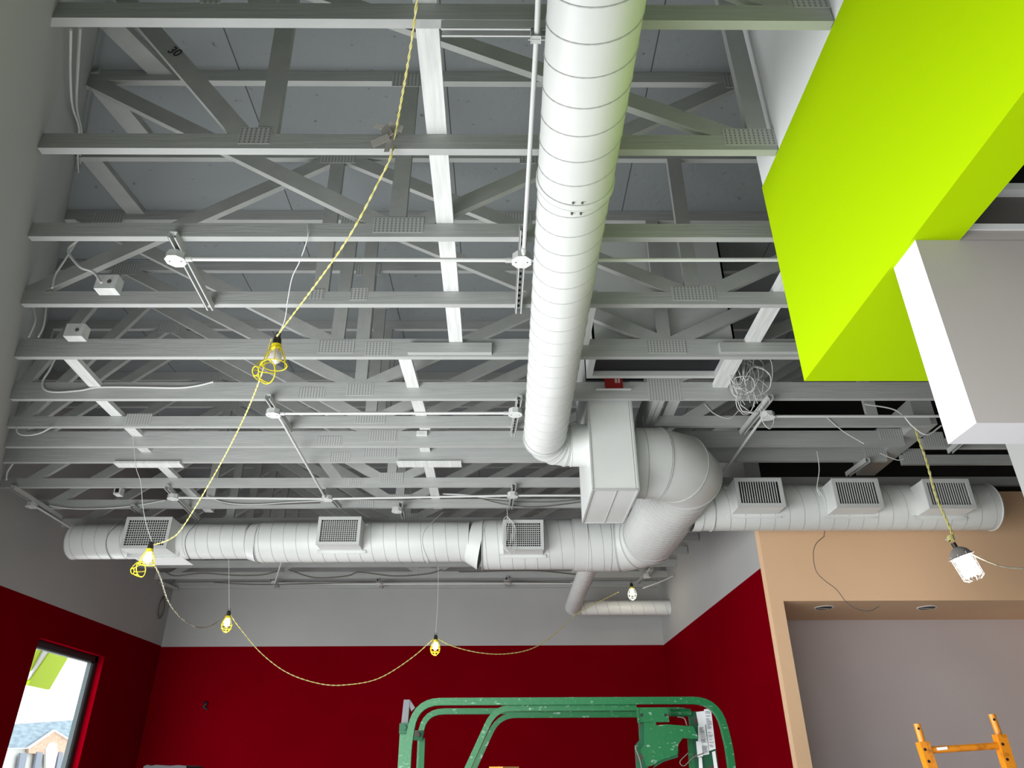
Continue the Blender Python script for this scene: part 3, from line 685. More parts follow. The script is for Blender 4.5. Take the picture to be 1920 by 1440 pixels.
# right side
strut('slanting-looking channel on the right with the wire coil on it', S(1446, 748), S(1392, 815))
bO = S(1440, 784, 2.357); jbox('junction box on the right below the wire coil', *bO)
conduit('conduit running right from the box below the wire coil', [(bO[0] + .05, bO[1], ZCN), (4.4, bO[1], ZCN)])
conduit('conduit going down the photo from the wire coil to the big bend', [(bO[0] - .03, bO[1] + .05, ZCN), (bO[0] - .03, 6.9, ZCN)])
p, q = S(1790, 834), S(1828, 820)
strut('short channel poking out under the white header box', S(1822, 815), S(1782, 850), holes=False)
p = Pz(1608, 884, 2.44)
strut('perforated channel above the middle right grille', S(1628, 866), S(1590, 893))
strut('perforated channel above the leftmost grille, bright slots showing', S(247, 953), S(268, 968))
cm = Pz(1368, 905, 2.35)

# small grey sensor under the left trusses, box and cables in the dark left corner
p = Pz(222, 927, 2.38); sb = thing('sensor', 'small grey hooded sensor left of the leftmost grille', 'sensor', (p.x, p.y, 2.36))
bx(p.x - .03, p.x + .03, p.y - .04, p.y + .04, 2.37, 2.44).build('housing', 'steel', sb); bx(p.x - .018, p.x + .018, p.y - .043, p.y - .039, 2.385, 2.425).build('lens', 'black', sb)
for (a, b, yy, lb) in ((205, 536, 3.50, 'white electrical box on the fourth truss at the left'), (145, 625, 4.10, 'white electrical box on the fifth truss at the far left')):
    p = Py(a, b, yy); o = thing('electrical_box', lb, 'electrical box', (p.x, p.y, p.z - .05))
    bx(p.x - .06, p.x + .06, p.y - .04, p.y + .03, p.z - .045, p.z + .05).build('box', 'board', o)
    MB().tube([(p.x + .02, p.y - .041, p.z), (p.x + .02, p.y - .046, p.z)], .012, 10).build('knockout', 'wiredark', o)

def cable(label, pts, r=.004, m='wire', cat='cable', name='cable', group=None, n=8, sides=6):
    pts = [Vector(p) for p in pts]; return tag(MB().tube(curve(pts, n), r, sides).build(name, m, None, pts[0]), label, cat, group)
def cz(z, *pp): return [Pz(a, b, z) for a, b in pp]
def cyy(y, *pp): return [Py(a, b, y) for a, b in pp]
def Pw(px, py, off=.02):                    # point on the slanted wall
    d = ray(px, py); return d * ((-.53 + off) / (d.x + .642 * d.y))
def cw(off, *pp): return [Pw(a, b, off) for a, b in pp]
cable('white cable pair running down beside the slanted wall, inner one', cw(.03, (150, 52), (146, 120), (143, 200), (152, 245), (150, 290), (152, 345), (156, 410)), .008)
cable('white cable pair running down beside the slanted wall, outer one', cw(.03, (133, 56), (132, 140), (136, 200), (148, 240), (146, 292), (148, 350), (146, 412)), .006)
cable('white cable looping from the wall to the box on the fourth truss', cyy(3.42, (146, 450), (128, 470), (150, 500), (175, 510), (190, 530)), .008)
cable('thin white cable from the loop down to the left end of the fourth truss', cyy(3.50, (145, 450), (120, 490), (104, 515), (98, 540)), .006)
cable('white cable down the wall between the fourth and fifth trusses, first', cyy(4.02, (62, 574), (66, 602), (54, 632)), .006)
cable('white cable down the wall between the fourth and fifth trusses, second', cyy(4.04, (87, 574), (82, 610), (72, 632)), .006)
cable('white cable clipped in a low loop along the face of the sixth truss', cyy(4.79, (103, 673), (92, 695), (80, 715), (84, 730), (105, 735), (150, 732), (187, 726), (260, 726), (330, 727), (365, 724), (400, 716)), .008)
cable('white cable hanging in a shallow loop on the seventh truss at the left', cyy(5.25, (30, 800), (34, 812), (50, 816), (75, 812), (98, 800)), .007)
cable('white cable hooked down behind the eighth truss at the far left', cyy(5.9, (24, 870), (14, 885), (12, 900)), .007)
cable('grey cable draped along the eleventh truss from the side wall', cyy(7.25, (92, 948), (140, 954), (200, 953), (260, 947), (310, 938)), .007)
cable('grey cable draped along the eleventh truss to the middle box', cyy(7.25, (388, 930), (420, 942), (470, 946), (540, 942), (610, 938)), .006)
cable('dark cable sagging below the conduit above the middle grille', cyy(7.26, (395, 934), (430, 945), (500, 946), (600, 943)), .005, 'wiredark')
cable('white cable curving above the lower chord, centre', cyy(7.26, (830, 926), (870, 928), (920, 934), (960, 936)), .009)
cable('dark cable between the box and the plenum, upper', cyy(7.2, (640, 936), (760, 937), (800, 930)), .005, 'wiredark')
cable('dark cable between the box and the plenum, lower', cyy(7.2, (900, 934), (950, 946), (1010, 950), (1092, 941)), .006, 'wiredark')
cable('second dark cable between the box and the plenum', cyy(7.2, (905, 935), (960, 940), (1030, 941), (1092, 936)), .005, 'wiredark')
cable('dark cable under the left duct, left part', cyy(9.694, (310, 1073), (330, 1080), (380, 1075), (440, 1079), (490, 1078), (520, 1071)), .009, 'wiredark')
cable('dark cable under the left duct, middle part', cyy(9.694, (540, 1068), (590, 1083), (650, 1080), (675, 1073), (740, 1080), (800, 1076), (830, 1068)), .009, 'wiredark')
cable('dark cable under the left duct, right part', cyy(9.694, (860, 1072), (880, 1072), (1000, 1070), (1080, 1077)), .009, 'wiredark')
cable('dark cable at the very back, left of the small duct', cyy(10.2, (400, 1092), (480, 1096), (600, 1094), (800, 1090), (960, 1091), (1070, 1092)), .008, 'wiredark')
cable('thin dark cable beside the right wall', cyy(9.9, (1205, 1103), (1240, 1090), (1262, 1080)), .009, 'wire')
cable('thin white wire hooking up from behind the seventh truss on the right', cyy(5.276, (1322, 758), (1340, 776), (1368, 784), (1385, 770)), .005)
cable('thin white wire trailing right from the coil across the trusses', cyy(5.276, (1550, 782), (1580, 808), (1620, 832)), .004)
cable('grey cable swooping to the white header box', cyy(5.0, (1622, 758), (1670, 766), (1692, 778), (1712, 800), (1738, 815), (1765, 798)), .006)
cable('thin white wire dangling left of the middle right grille', cyy(5.7, (1532, 846), (1536, 880), (1532, 915), (1538, 930)), .004)
cable('second thin wire beside the middle right grille', cyy(5.85, (1532, 915), (1545, 935), (1550, 955)), .004)
cable('thin wire crossing behind the yellow cord', cyy(5.68, (1650, 850), (1680, 862), (1694, 861)), .004)
# coil of loose low-voltage wire
rnd = random.Random(5)
coil = MB(); cc = [(1395, 712), (1400, 740), (1415, 700), (1385, 720), (1420, 760)]
def loop(mb, cx, cy, rx, ry, y, a0, turns, r=.0034, skew=0.0, jit=.08):
    pts = []; n = int(14 * turns)
    for k in range(n + 1):
        a = a0 + 2*math.pi*k/14; j = 1 + rnd.uniform(-jit, jit)
        P = Py(cx + rx*math.cos(a)*j + skew*math.sin(a)*ry, cy + ry*math.sin(a)*j, y + .05*math.sin(a*1.3 + a0)); pts.append(P)
    mb.tube(curve(pts, 4), r, 5)
for cx, cy, rx, ry, a0, t in ((1392, 712, 24, 34, 0, 1.6), (1388, 700, 18, 28, 1, 1.4), (1400, 705, 22, 30, 2, 1.5), (1408, 692, 24, 24, .5, 1.1), (1395, 722, 20, 18, 3, 1.5), (1405, 745, 22, 30, 1.2, 1.2),
                              (1420, 715, 24, 26, 4, 1.3), (1398, 752, 17, 24, 0, 1.1), (1432, 700, 16, 36, 4.8, .55), (1385, 690, 10, 30, 2.5, 1.2), (1415, 752, 26, 20, 5.5, .9), (1400, 688, 8, 26, 1.5, 1.4), (1410, 730, 30, 20, .3, 1.2)):
    loop(coil, cx, cy, rx, ry, 4.66, a0, t)
for a, b in ((1378, 684), (1386, 676), (1396, 680), (1404, 676), (1412, 682)):
    coil.tube(curve([Pz(a + 4, 668, 2.50), Py(a, b, 4.66), Py(a + rnd.uniform(-14, 6), b + 40, 4.64), Py(a + rnd.uniform(-6, 20), b + 75, 4.66)], 6), .0028, 5)
coil.tube(curve([Py(1432, 712, 4.66), Py(1428, 760, 4.68), Py(1444, 780, 4.66), Py(1451, 790, 4.66), Py(1443, 804, 4.66), Py(1430, 790, 4.66), Py(1425, 765, 4.66)], 6), .0028, 5)
tag(coil.build('wire_coil', 'wire', None, Py(1400, 720, 4.66)), 'tangled coil of thin grey wire hanging from the trusses left of the green soffit', 'wire coil')

mb = MB()
for k in range(4): mb.tube(curve([Py(950 + 9*math.cos(a) + k*3, 1000 + 32*math.sin(a) + k*3, 7.08) for a in [i*math.pi/5 + k for i in range(10)]], 4), .003, 5)
mb.tube(curve([Py(951, 930, 7.25), Py(951, 955, 7.1), Py(952, 975, 7.08)], 5), .003, 5)
tag(mb.build('wire_coil', 'wire', None, Py(952, 1000, 7.08)), 'small hank of grey wire hanging over the grille left of the plenum', 'wire coil')
# hangers looped round the ducts
def loopwire(label, x, y, z, r, top, dx=.06, m='wiredark'):
    mb = MB(); pts = [(x + dx, y - .02, top)]
    for k in range(0, 13):
        a = math.radians(60 + k * 20); pts.append((x + dx*.4*math.cos(a*2) - .01*k, y - (r + .004)*math.sin(a), z + (r + .004)*math.cos(a)))
    mb.tube(curve([Vector(p) for p in pts], 3), .0028, 5)
    return tag(mb.build('hanger_cable', m, None, (x, y, z - r)), label, 'hanger wire', 'wire slings round the left duct')
loopwire('wire sling round the left duct beside the leftmost grille, left side', Py(228, 1000, TYD).x, TYD, LZ1, .178, 2.47)
loopwire('wire sling round the left duct right of the leftmost grille', Py(372, 1000, TYD).x, TYD, LZ1, .178, 2.47)
loopwire('wire sling round the left duct between the middle and right grilles', Py(808, 1000, TYD).x, TYD, LZ2, .205, 2.47, .12, 'wire')

# ------------------------------------------------------------------ temporary lighting
def cage(parent, top, axis, L, R, open_half=None, bulb='bulbwarm', lit=True, sc=1.0, cm='yellow'):
    """string-light lamp: socket, bulb, wire cage; top = socket end, axis = direction it points"""
    top = Vector(top); ax = Vector(axis).normalized(); u = ax.orthogonal().normalized(); w = ax.cross(u)
    P = lambda s, r, a: top + ax*s + (u*math.cos(a) + w*math.sin(a))*r
    MB().tube([top - ax*.02, top + ax*.0, top + ax*.035], [.014, .021, .023], 14).build('socket', 'socket', parent)
    MB().tube([top + ax*.032, top + ax*.055], .026, 14).build('cage_collar', 'yellow', parent)
    prof = [(.05, .012), (.065, .016), (.085, .028), (.105, .032), (.125, .028), (.138, .014), (.142, .002)]
    b = MB(); b.tube([top + ax*s for s, r in prof], [r for s, r in prof], 16)
    b.build('bulb', bulb, parent)
    c = MB(); prof = [(.05, .025), (.08, .043), (.12, .056), (.15, .060)] if open_half else [(.05, .025), (.08, .043), (.12, .056), (.15, .054), (.18, .038), (.195, .018)]
    for k in range(6):
        a = k*math.pi/3; c.tube(curve([P(s, r, a) for s, r in prof], 4), .0028, 6)
    for s, r in ((.15, .061),) if open_half else ((.12, .056), (.16, .050), (.195, .018)):
        c.tube([P(s, r, 2*math.pi*j/24) for j in range(24)], .0032, 6, closed=True)
    c.build('cage', cm, parent)
    if open_half:
        # the lower half of the cage swung open on its hinge
        h = Vector(open_half); hb = P(.15, .061, 0); best = min((P(.15, .061, k*.1) for k in range(63)), key=lambda v: -(v - top).dot(h)); cc_ = best + h.normalized()*.058 + ax*.03
        ax2 = Vector((-.50, -.72, -.35)).normalized(); cc_ = best + Vector((.035, -.02, -.045))
        u2 = ax2.orthogonal().normalized(); w2 = ax2.cross(u2); g = MB()
        Q = lambda s, r, a: cc_ + ax2*s + (u2*math.cos(a) + w2*math.sin(a))*r
        for k in range(6):
            a = k*math.pi/3; g.tube(curve([Q(s, r, a) for s, r in ((0, .060), (.03, .052), (.055, .036), (.068, .024))], 4), .0028, 6)
        g.tube([Q(0, .061, 2*math.pi*j/24) for j in range(24)], .0034, 6, closed=True); g.tube([Q(.068, .023, 2*math.pi*j/24) for j in range(24)], .0032, 6, closed=True)
        g.tube([best, cc_ + (best - cc_)*.95], .006, 6)
        g.build('open_cage_half', 'yellow', parent)
def lampthing(label, px, py, y, open_half=None, bulb='bulbwarm', axis=(0, 0, -1), power=0, k=1.0, cm='yellow'):
    top = Py(px, py, y); t = thing('work_lamp', label, 'work lamp', (top.x, top.y, top.z), 'yellow caged lamps on the light string')
    cage(t, top, axis, .2, .06, open_half, bulb, cm=cm)
    if k != 1: t.scale = (k, k, k)
    MB().tube([top + Vector((0, 0, .018)) + Vector((math.cos(a)*.012, 0, math.sin(a)*.016 + .01)) for a in [i*math.pi/8 for i in range(-3, 12)]], .0025, 6).build('hook', 'socket', t)
    if power:
        l = bpy.data.lights.new('bulb_light', 'POINT'); l.energy = power; l.color = (1, .86, .6); l.shadow_soft_size = .03
        o = bpy.data.objects.new('bulb_light', l); scn.collection.objects.link(o); o.parent = t; o.location = Vector(axis) * .19
    return top
t1 = lampthing('unlit caged lamp with its cage hanging open, over the middle trusses', 520, 637, 3.62, (-1, 0, -.3), 'bulboff', (.05, 0.0, -1), k=1.12)
t2 = lampthing('lit caged lamp with its cage hanging open, in front of the leftmost grille', 283, 1022, 5.75, (-1, 0, -.3), 'bulbwarm', power=.9)
t3 = lampthing('lit caged lamp hanging in front of the grey back wall, left one', 429, 1149, 8.0, None, 'bulbwarm', power=.9)
t4 = lampthing('lit caged lamp hanging where the grey and red back wall paints meet', 817, 1194, 8.6, None, 'bulbwarm', power=.9)
t5 = lampthing('small lit caged lamp under the big round bend near the small duct', 1184, 1096, 9.75, None, 'bulbwhite', power=2.5, cm='cagewhite')

def cord(label, pts, r=.0042, m='cordyellow', twist=2, n=10):
    """twisted two-strand flex"""
    c = curve([Vector(p) for p in pts], n); mb = MB(); L = 0
    # resample finely
    out = [c[0]]
    for a, b in zip(c, c[1:]):
        d = (b - a).length; k = max(1, int(d / .018)); out += [a.lerp(b, (i + 1)/k) for i in range(k)]
    for s in range(twist):
        acc = 0; q = []
        for i, P in enumerate(out):
            T = (out[min(i+1, len(out)-1)] - out[max(i-1, 0)]).normalized(); u = T.cross(Vector((0, 1, .3))).normalized(); w = T.cross(u); 
            if i: acc += (out[i] - out[i-1]).length
            a = 2*math.pi*acc/.11 + math.pi*s; q.append(P + (u*math.cos(a) + w*math.sin(a))*r*.75)
        mb.c = s; mb.tube(q, r*.72, 5)
    return tag(mb.build('light_cord', [m] if twist == 1 else [m, m], None, out[0]), label, 'cord', 'flex of the temporary light string')
cord('yellow twisted flex from the top of the photo to the unlit lamp', [Pz(784, -30, 2.36), Pz(782, 0, 2.37), Pz(768, 100, 2.38), Py(741, 252, 2.345), Pz(735, 287, 2.405), Pz(713, 335, 2.36), Pz(640, 466, 2.25), t1 + Vector((0, -.02, .01))])
cord('yellow flex from the unlit lamp down to the lamp before the leftmost grille', [t1 + Vector((-.03, -.01, .0)), Py(487, 712, 3.72), Py(452, 795, 4.3), Py(405, 885, 4.95), Py(345, 985, 5.5), Py(320, 1010, 5.65), t2 + Vector((.02, 0, 0))])
cord('grey twisted flex sagging between the two left lit lamps', [t2 + Vector((.02, 0, -.1)), Py(300, 1080, 5.95), Py(317, 1130, 6.4), Py(345, 1163, 6.9), Py(375, 1177, 7.3), Py(402, 1170, 7.7), t3], .0055, 'corddark')
cord('pale flex sagging deep between the two back lamps', [t3 + Vector((.02, 0, -.02)), Py(450, 1178, 8.05), Py(490, 1225, 8.15), Py(540, 1262, 8.3), Py(600, 1282, 8.4), Py(650, 1284, 8.45), Py(710, 1272, 8.5), Py(770, 1235, 8.55), t4], .0045)
cord('pale flex sagging from the back lamp up to the small duct', [t4 + Vector((.02, 0, -.02)), Py(850, 1212, 8.65), Py(900, 1224, 8.75), Py(950, 1226, 8.9), Py(1000, 1215, 9.1), Py(1045, 1185, 9.3), Py(1083, 1150, 9.5), Py(1160, 1110, 9.7)], .0048)
def hanger(label, pts, r=.0025, m='wire'): return cable(label, pts, r, m, 'hanger wire', 'hanger_wire', 'thin wires holding the lamps')
hanger('thin wire holding the unlit lamp from the third truss', [Py(577, 422, 2.96), Py(577, 445, 2.96), Py(562, 490, 3.1), Py(548, 520, 3.25), Py(540, 560, 3.4), Py(534, 600, 3.55), t1 + Vector((0, 0, .03))], .003)
hanger('thin wire holding the lamp before the leftmost grille', [Py(249, 810, 5.65), Py(252, 850, 5.66), Py(256, 880, 5.68), Py(264, 905, 5.7), Py(268, 950, 5.72), Py(275, 985, 5.74), t2 + Vector((0, 0, .03))])
hanger('thin wire holding the left lamp before the back wall', [Py(429, 1048, 7.93), t3 + Vector((0, 0, .03))])
hanger('thin wire holding the lamp at the paint line', [Py(822, 1062, 8.5), Py(821, 1120, 8.55), t4 + Vector((0, 0, .03))])
# big fluorescent work light on the right
LT = Py(1788, 1020, 5.5); la = Vector((.07, 0, -.22)).normalized()
cf = thing('fluorescent_work_light', 'glaring white work light with a metal hood hanging before the tan wall', 'work lamp', tuple(LT))
u = la.orthogonal().normalized(); w = la.cross(u)
PP = lambda s, r, a: LT + la*s + (u*math.cos(a) + w*math.sin(a))*r
prof = [(0.0, .02), (.01, .05), (.035, .085), (.07, .105), (.085, .125)]
MB().tube([LT + la*(s + .03) for s, r in prof], [r*.85 for s, r in prof], 24, caps=False).build('hood', 'alu', cf)
MB().tube([LT - la*.01, LT + la*.03], .02, 12).build('socket', 'socket', cf)
MB().tube([LT + la*.05, LT + la*.10], .045, 14).build('ballast', 'white', cf)
for k in range(6):
    a = k*math.pi/3; q = []
    for dd in (-.28, .28): pass
    pts = [PP(.10, .055, a - .28), PP(.27, .055, a - .28), PP(.285, .055, a), PP(.27, .055, a + .28), PP(.10, .055, a + .28)]
    MB().tube(pts, .010, 8).build('tube', 'cfl', cf)
cg = MB()
for s in (.13, .18, .23, .28): cg.tube([PP(s, .088, 2*math.pi*j/24) for j in range(24)], .003, 6, closed=True)
for k in range(8): cg.tube([PP(.09, .09, k*math.pi/4), PP(.30, .085, k*math.pi/4), PP(.32, .05, k*math.pi/4)], .003, 6)
cg.build('guard', 'white', cf)
l = bpy.data.lights.new('tube_light', 'POINT'); l.energy = 14; l.color = (1, .95, .88); l.shadow_soft_size = .09
o = bpy.data.objects.new('tube_light', l); scn.collection.objects.link(o); o.parent = cf; o.location = la * .20
cf.scale = (.9, .9, .9)
MB().beam(LT + Vector((-.055, 0, .0)) + Vector((0, 0, .035)), LT + Vector((.05, 0, .065)), .012, .008).build('hook', 'white', cf)
cord('yellow and black twisted flex holding up the glaring work light', [Py(1716, 800, 5.45), Py(1722, 822, 5.45), Py(1735, 858, 5.46), Py(1745, 893, 5.47), Py(1755, 930, 5.48), Py(1772, 970, 5.49), Py(1785, 1000, 5.5), LT + Vector((0, 0, .02))], .008, 'yellowcord2' if False else 'cordyellow')
kn = MB(); 
for j in range(3): kn.tube([LT + Vector((math.cos(a)*.022 - .01, math.sin(a)*.02, .03 + j*.012 + .006*math.sin(a*2))) for a in [i*math.pi/6 for i in range(12)]], .006, 6, closed=True)
tag(kn.build('cord_knot', 'cordyellow', None, LT + Vector((0, 0, .03))), 'knot of yellow flex tied on top of the glaring work light', 'knot')
cable('white flex running off the right edge from the glaring work light', [LT + la*.09 + Vector((.1, 0, 0)), Py(1850, 1052, 5.48), Py(1875, 1061, 5.47), Py(1900, 1065, 5.46), Py(1960, 1067, 5.45)], .006, 'corddark')
cable('thin stray wire curling down the tan wall over the opening', [Py(1546, 1005, 6.45), Py(1530, 1020, 6.45), Py(1525, 1040, 6.46), Py(1530, 1070, 6.46), Py(1546, 1088, 6.46), Py(1568, 1105, 6.46), Py(1588, 1130, 6.46), Py(1610, 1143, 6.46), Py(1632, 1145, 6.46), Py(1648, 1137, 6.46)], .0035, 'wiredark')
cable('loop of wire hanging on the tan wall top', [Py(1556, 960, 6.0), Py(1548, 985, 6.2), Py(1545, 1005, 6.45)], .0035, 'wiredark')
# twist of foil tape on the second truss
fo = MB(); c0 = Py(733, 262, 2.35)
for a, b, wd in (((-.05, -.02, .035), (-.02, -.02, .03), .012), ((-.02, -.02, .03), (0, -.03, -.02), .03), ((0, -.03, -.02), (-.05, -.02, -.04), .022), ((-.005, -.03, .03), (.035, -.02, .02), .02), ((.01, -.03, .02), (-.005, -.02, -.07), .016)):
    fo.beam(c0 + Vector(a)*1.5, c0 + Vector(b)*1.5, wd*1.5, .003, (.3, 1, .4))
tag(fo.build('tape_twist', 'foil', None, c0), 'crumpled twist of tape tying the flex to the second truss', 'tape')

# recessed light holes in the soffit of the opening
for a, b, lb in ((1545, 1139, 'left recessed ring in the soffit of the tan opening'), (1738, 1139, 'right recessed ring in the soffit of the tan opening')):
    p = Pz(a, b, OZ); t = thing('recessed_light', lb, 'ceiling light', (p.x, p.y, OZ - .004), 'recessed lights in the opening soffit')
    MB().tube([(p.x, p.y, OZ - .004), (p.x, p.y, OZ)], .088, 28).build('trim_ring', 'white', t)
    MB().tube([(p.x, p.y, OZ - .006), (p.x, p.y, OZ - .003)], .07, 28).build('opening', 'black', t)
    cc_ = MB(); cc_.beam((p.x - .06, p.y - .01, OZ - .008), (p.x + .05, p.y + .02, OZ - .008), .012, .003); cc_.build('spring_clip', 'steel', t)

# wall bits
p = Py(386, 1324, YB); o = MB(); o.tube(curve([Vector((p.x - .03, YB - .01, p.z + .05)), Vector((p.x + .02, YB - .03, p.z + .03)), Vector((p.x - .02, YB - .03, p.z - .01)), Vector((p.x + .03, YB - .01, p.z - .04))], 6), .014, 8)
tag(o.build('wall_hook', 'black', None, (p.x, YB, p.z)), 'small black wire stub on the red back wall', 'hook')
p = Px(300, 1140, XL); o = MB()
for rr in (.10, .085): o.tube([(XL + .02, p.y + rr*.9*math.cos(a), p.z + rr*1.5*math.sin(a)) for a in [i*math.pi/10 for i in range(20)]], .004, 5, closed=True)
o.tube([(XL + .01, p.y, p.z + .13), (XL + .03, p.y + .02, p.z + .2)], .012, 6)
tag(o.build('wire_loop', 'wiredark', None, (XL, p.y, p.z)), 'loop of dark wire on the grey side wall near the back corner', 'wire')

# ------------------------------------------------------------------ green lift guard rails
LY, LY2, PF = 4.75, 5.62, -.78
def bent(pts, rad, n=7):                   # polyline with rounded corners
    P = [Vector(p) for p in pts]; out = [P[0]]
    for i in range(1, len(P) - 1):
        a, b = (P[i-1] - P[i]).normalized(), (P[i+1] - P[i]).normalized(); r = rad[i-1] if isinstance(rad, (list, tuple)) else rad
        s, e_ = P[i] + a*r, P[i] + b*r
        for k in range(n + 1): t = k/n; out.append(s*(1-t)**2 + P[i]*2*t*(1-t) + e_*t*t)
    return out + [P[-1]]
def sq(mb, pts, w, face):                  # square tube swept along a path lying in a vertical plane
    pts = [Vector(p) for p in pts]; f = Vector(face); n = len(pts); R_ = []
    for i in range(n):
        T = (pts[min(i+1, n-1)] - pts[max(i-1, 0)]).normalized(); s_ = T.cross(f).normalized(); R_.append([pts[i] + s_*a*w/2 + f*b*w/2 for a, b in ((-1,-1),(1,-1),(1,1),(-1,1))])
    vs = [v for r in R_ for v in r]; fs = [(0,1,2,3), tuple(4*(n-1)+k for k in (3,2,1,0))]
    for i in range(n-1): fs += [(4*i+j, 4*i+4+j, 4*i+4+(j+1)%4, 4*i+(j+1)%4) for j in range(4)]
    mb.add(vs, fs)
lf = thing('lift_guardrail', 'worn green guard rail of a scissor lift standing below the back wall', 'lift', (.2, 5.2, -.8))
FY = (0, 1, 0)
zt = Py(1000, 1315, LY).z
xl_, xr_ = Py(768, 1400, LY).x, Py(1366, 1400, LY).x
def Q(a, b, y=LY): return Py(a, b, y)
r1_ = MB(); sq(r1_, bent([(Q(762, 1470).x, LY, PF), (Q(766, 1400).x, LY, Q(766, 1400).z), (Q(779, 1314).x, LY, zt), (Q(1345, 1314).x, LY, zt), (Q(1366, 1400).x, LY, Q(1366, 1400).z), (Q(1378, 1470).x, LY, PF)], [.03, .15, .15, .03]), .040, FY)
r1_.build('front_rail', 'liftgreen', lf)
r2_ = MB(); zt2 = Py(830, 1334, LY2).z
sq(r2_, bent([(Py(786, 1470, LY2).x, LY2, PF), (Py(791, 1334, LY2).x, LY2, zt2), (Py(1300, 1334, LY2).x, LY2, zt2), (Py(1316, 1470, LY2).x, LY2, PF)], [.16, .1]), .038, FY)
r2_.build('rear_rail', 'liftgreen', lf)
x0_, x1_ = Q(752, 1440).x - .03, Q(1376, 1440).x + .05
bx(x0_, x1_, LY - .02, LY2 + .03, PF - .12, PF).build('platform', 'liftgreen', lf)
ch = MB(); ch.box(x0_ + .1, x1_ - .1, LY + .08, LY2 - .08, -1.45, -1.05); ch.box(x0_ + .2, x1_ - .2, LY + .15, LY2 - .15, -1.05, PF - .12)
for wx in (x0_ + .3, x1_ - .3): ch.tube([(wx, LY + .0, -1.43), (wx, LY2 + .0, -1.43)], .165, 24)
ch.build('chassis', 'liftrust', lf)
g1 = MB(); zg = Q(1000, 1325).z - .004
sq(g1, bent([(Q(845, 1470).x - .28, LY + .045, PF), (Q(845, 1470).x, LY + .045, -.9 + .75), (Q(928, 1326).x, LY + .045, zg), (Q(1195, 1326).x, LY + .045, zg)], [.02, .10]), .034, FY); g1.build('gate_rail', 'liftgreen', lf)
g2 = MB(); sq(g2, bent([(Py(862, 1470, LY2).x - .25, LY2 - .05, PF), (Py(862, 1470, LY2).x, LY2 - .05, zt2 - .55), (Py(935, 1341, LY2).x, LY2 - .05, zt2 - .03), (Py(1195, 1341, LY2).x, LY2 - .05, zt2 - .03)], [.02, .12]), .034, FY); g2.build('gate_rail', 'liftgreen', lf)
po = MB(); po.beam((Q(749, 1480).x, LY + .05, PF), (Q(756, 1358).x, LY + .05, Q(756, 1358).z), .042, .042, FY); po.beam((Q(781, 1480).x, LY + .3, PF), (Q(784, 1350).x, LY + .3, Q(784, 1380).z), .034, .034, FY); po.build('corner_post', 'liftgreen', lf)
hd = MB(); a_, b_, c_ = Q(757, 1365), Q(761, 1311), Q(777, 1326)
hd.prism([(a_.x - .022, LY + .03, a_.z), (b_.x - .016, LY + .03, b_.z), (b_.x + .02, LY + .03, b_.z), (a_.x + .018, LY + .03, a_.z)], (0, .05, 0)); hd.prism([(b_.x + .0, LY + .035, b_.z), (b_.x + .02, LY + .035, b_.z), (c_.x, LY + .035, c_.z), (c_.x - .02, LY + .035, c_.z - .02)], (0, .03, 0)); hd.build('channel_cap', 'darkalu', lf)
cl_ = MB()
for a, b, yy in ((759, 1365, LY + .02), (784, 1378, LY + .27)): P = Py(a, b, yy); cl_.box(P.x - .03, P.x + .03, yy - .02, yy + .02, P.z - .03, P.z + .025); cl_.tube([(P.x, yy - .03, P.z), (P.x, yy - .02, P.z)], .014, 8)
cl_.build('clamp', 'liftrust', lf)
br = MB(); a_, b_ = Q(1196, 1327, LY - .03), Q(1254, 1354, LY - .03); br.box(a_.x, b_.x, LY - .045, LY - .03, b_.z, a_.z); br.box(a_.x - .008, a_.x, LY - .05, LY - .02, b_.z - .003, a_.z); br.build('bracket_plate', 'liftgreen', lf)
sc2 = MB()
for a in (1203, 1248): P = Q(a, 1341, LY - .046); sc2.tube([(P.x, LY - .048, P.z), (P.x, LY - .044, P.z)], .009, 8)
sc2.build('bolt', 'black', lf)
pp = [(1208, 1353), (1229, 1353), (1231, 1360), (1250, 1358), (1300, 1362), (1310, 1385), (1300, 1385), (1280, 1384), (1272, 1396), (1270, 1415), (1240, 1425), (1222, 1436), (1212, 1437), (1201, 1405), (1208, 1395)]
MB().prism([Py(a, b, LY - .03) for a, b in pp], (0, .012, 0)).build('control_plate', 'liftgreen', lf)
ed = MB(); ed.prism([Py(a, b, LY - .01) for a, b in [(1199, 1353), (1212, 1353), (1212, 1390), (1205, 1405), (1216, 1438), (1203, 1455), (1196, 1455), (1192, 1398), (1201, 1387)]], (0, .05, 0)); ed.prism([Py(a, b, LY - .018) for a, b in [(1232, 1425), (1240, 1414), (1262, 1412), (1273, 1405), (1271, 1420), (1245, 1428), (1225, 1440)]], (0, .012, 0)); ed.build('bent_edge', 'liftrust', lf)
ub = MB(); a_, b_ = Q(1300, 1335, LY + .1), Q(1334, 1460, LY + .1); ub.prism([Q(1293, 1334, LY + .1), Q(1333, 1334, LY + .1), Q(1352, 1470, LY + .1), Q(1306, 1470, LY + .1)], (0, .05, 0)); ub.box(Q(1306, 1470, LY + .1).x, Q(1352, 1470, LY + .1).x, LY + .1, LY + .15, PF, Q(1306, 1470, LY + .1).z); ub.build('upright_panel', 'liftrust', lf)
def quad(a, b, c, d_, y): return MB().prism([Py(*a, y), Py(*b, y), Py(*c, y), Py(*d_, y)], (0, .002, 0))
yq = LY + .094
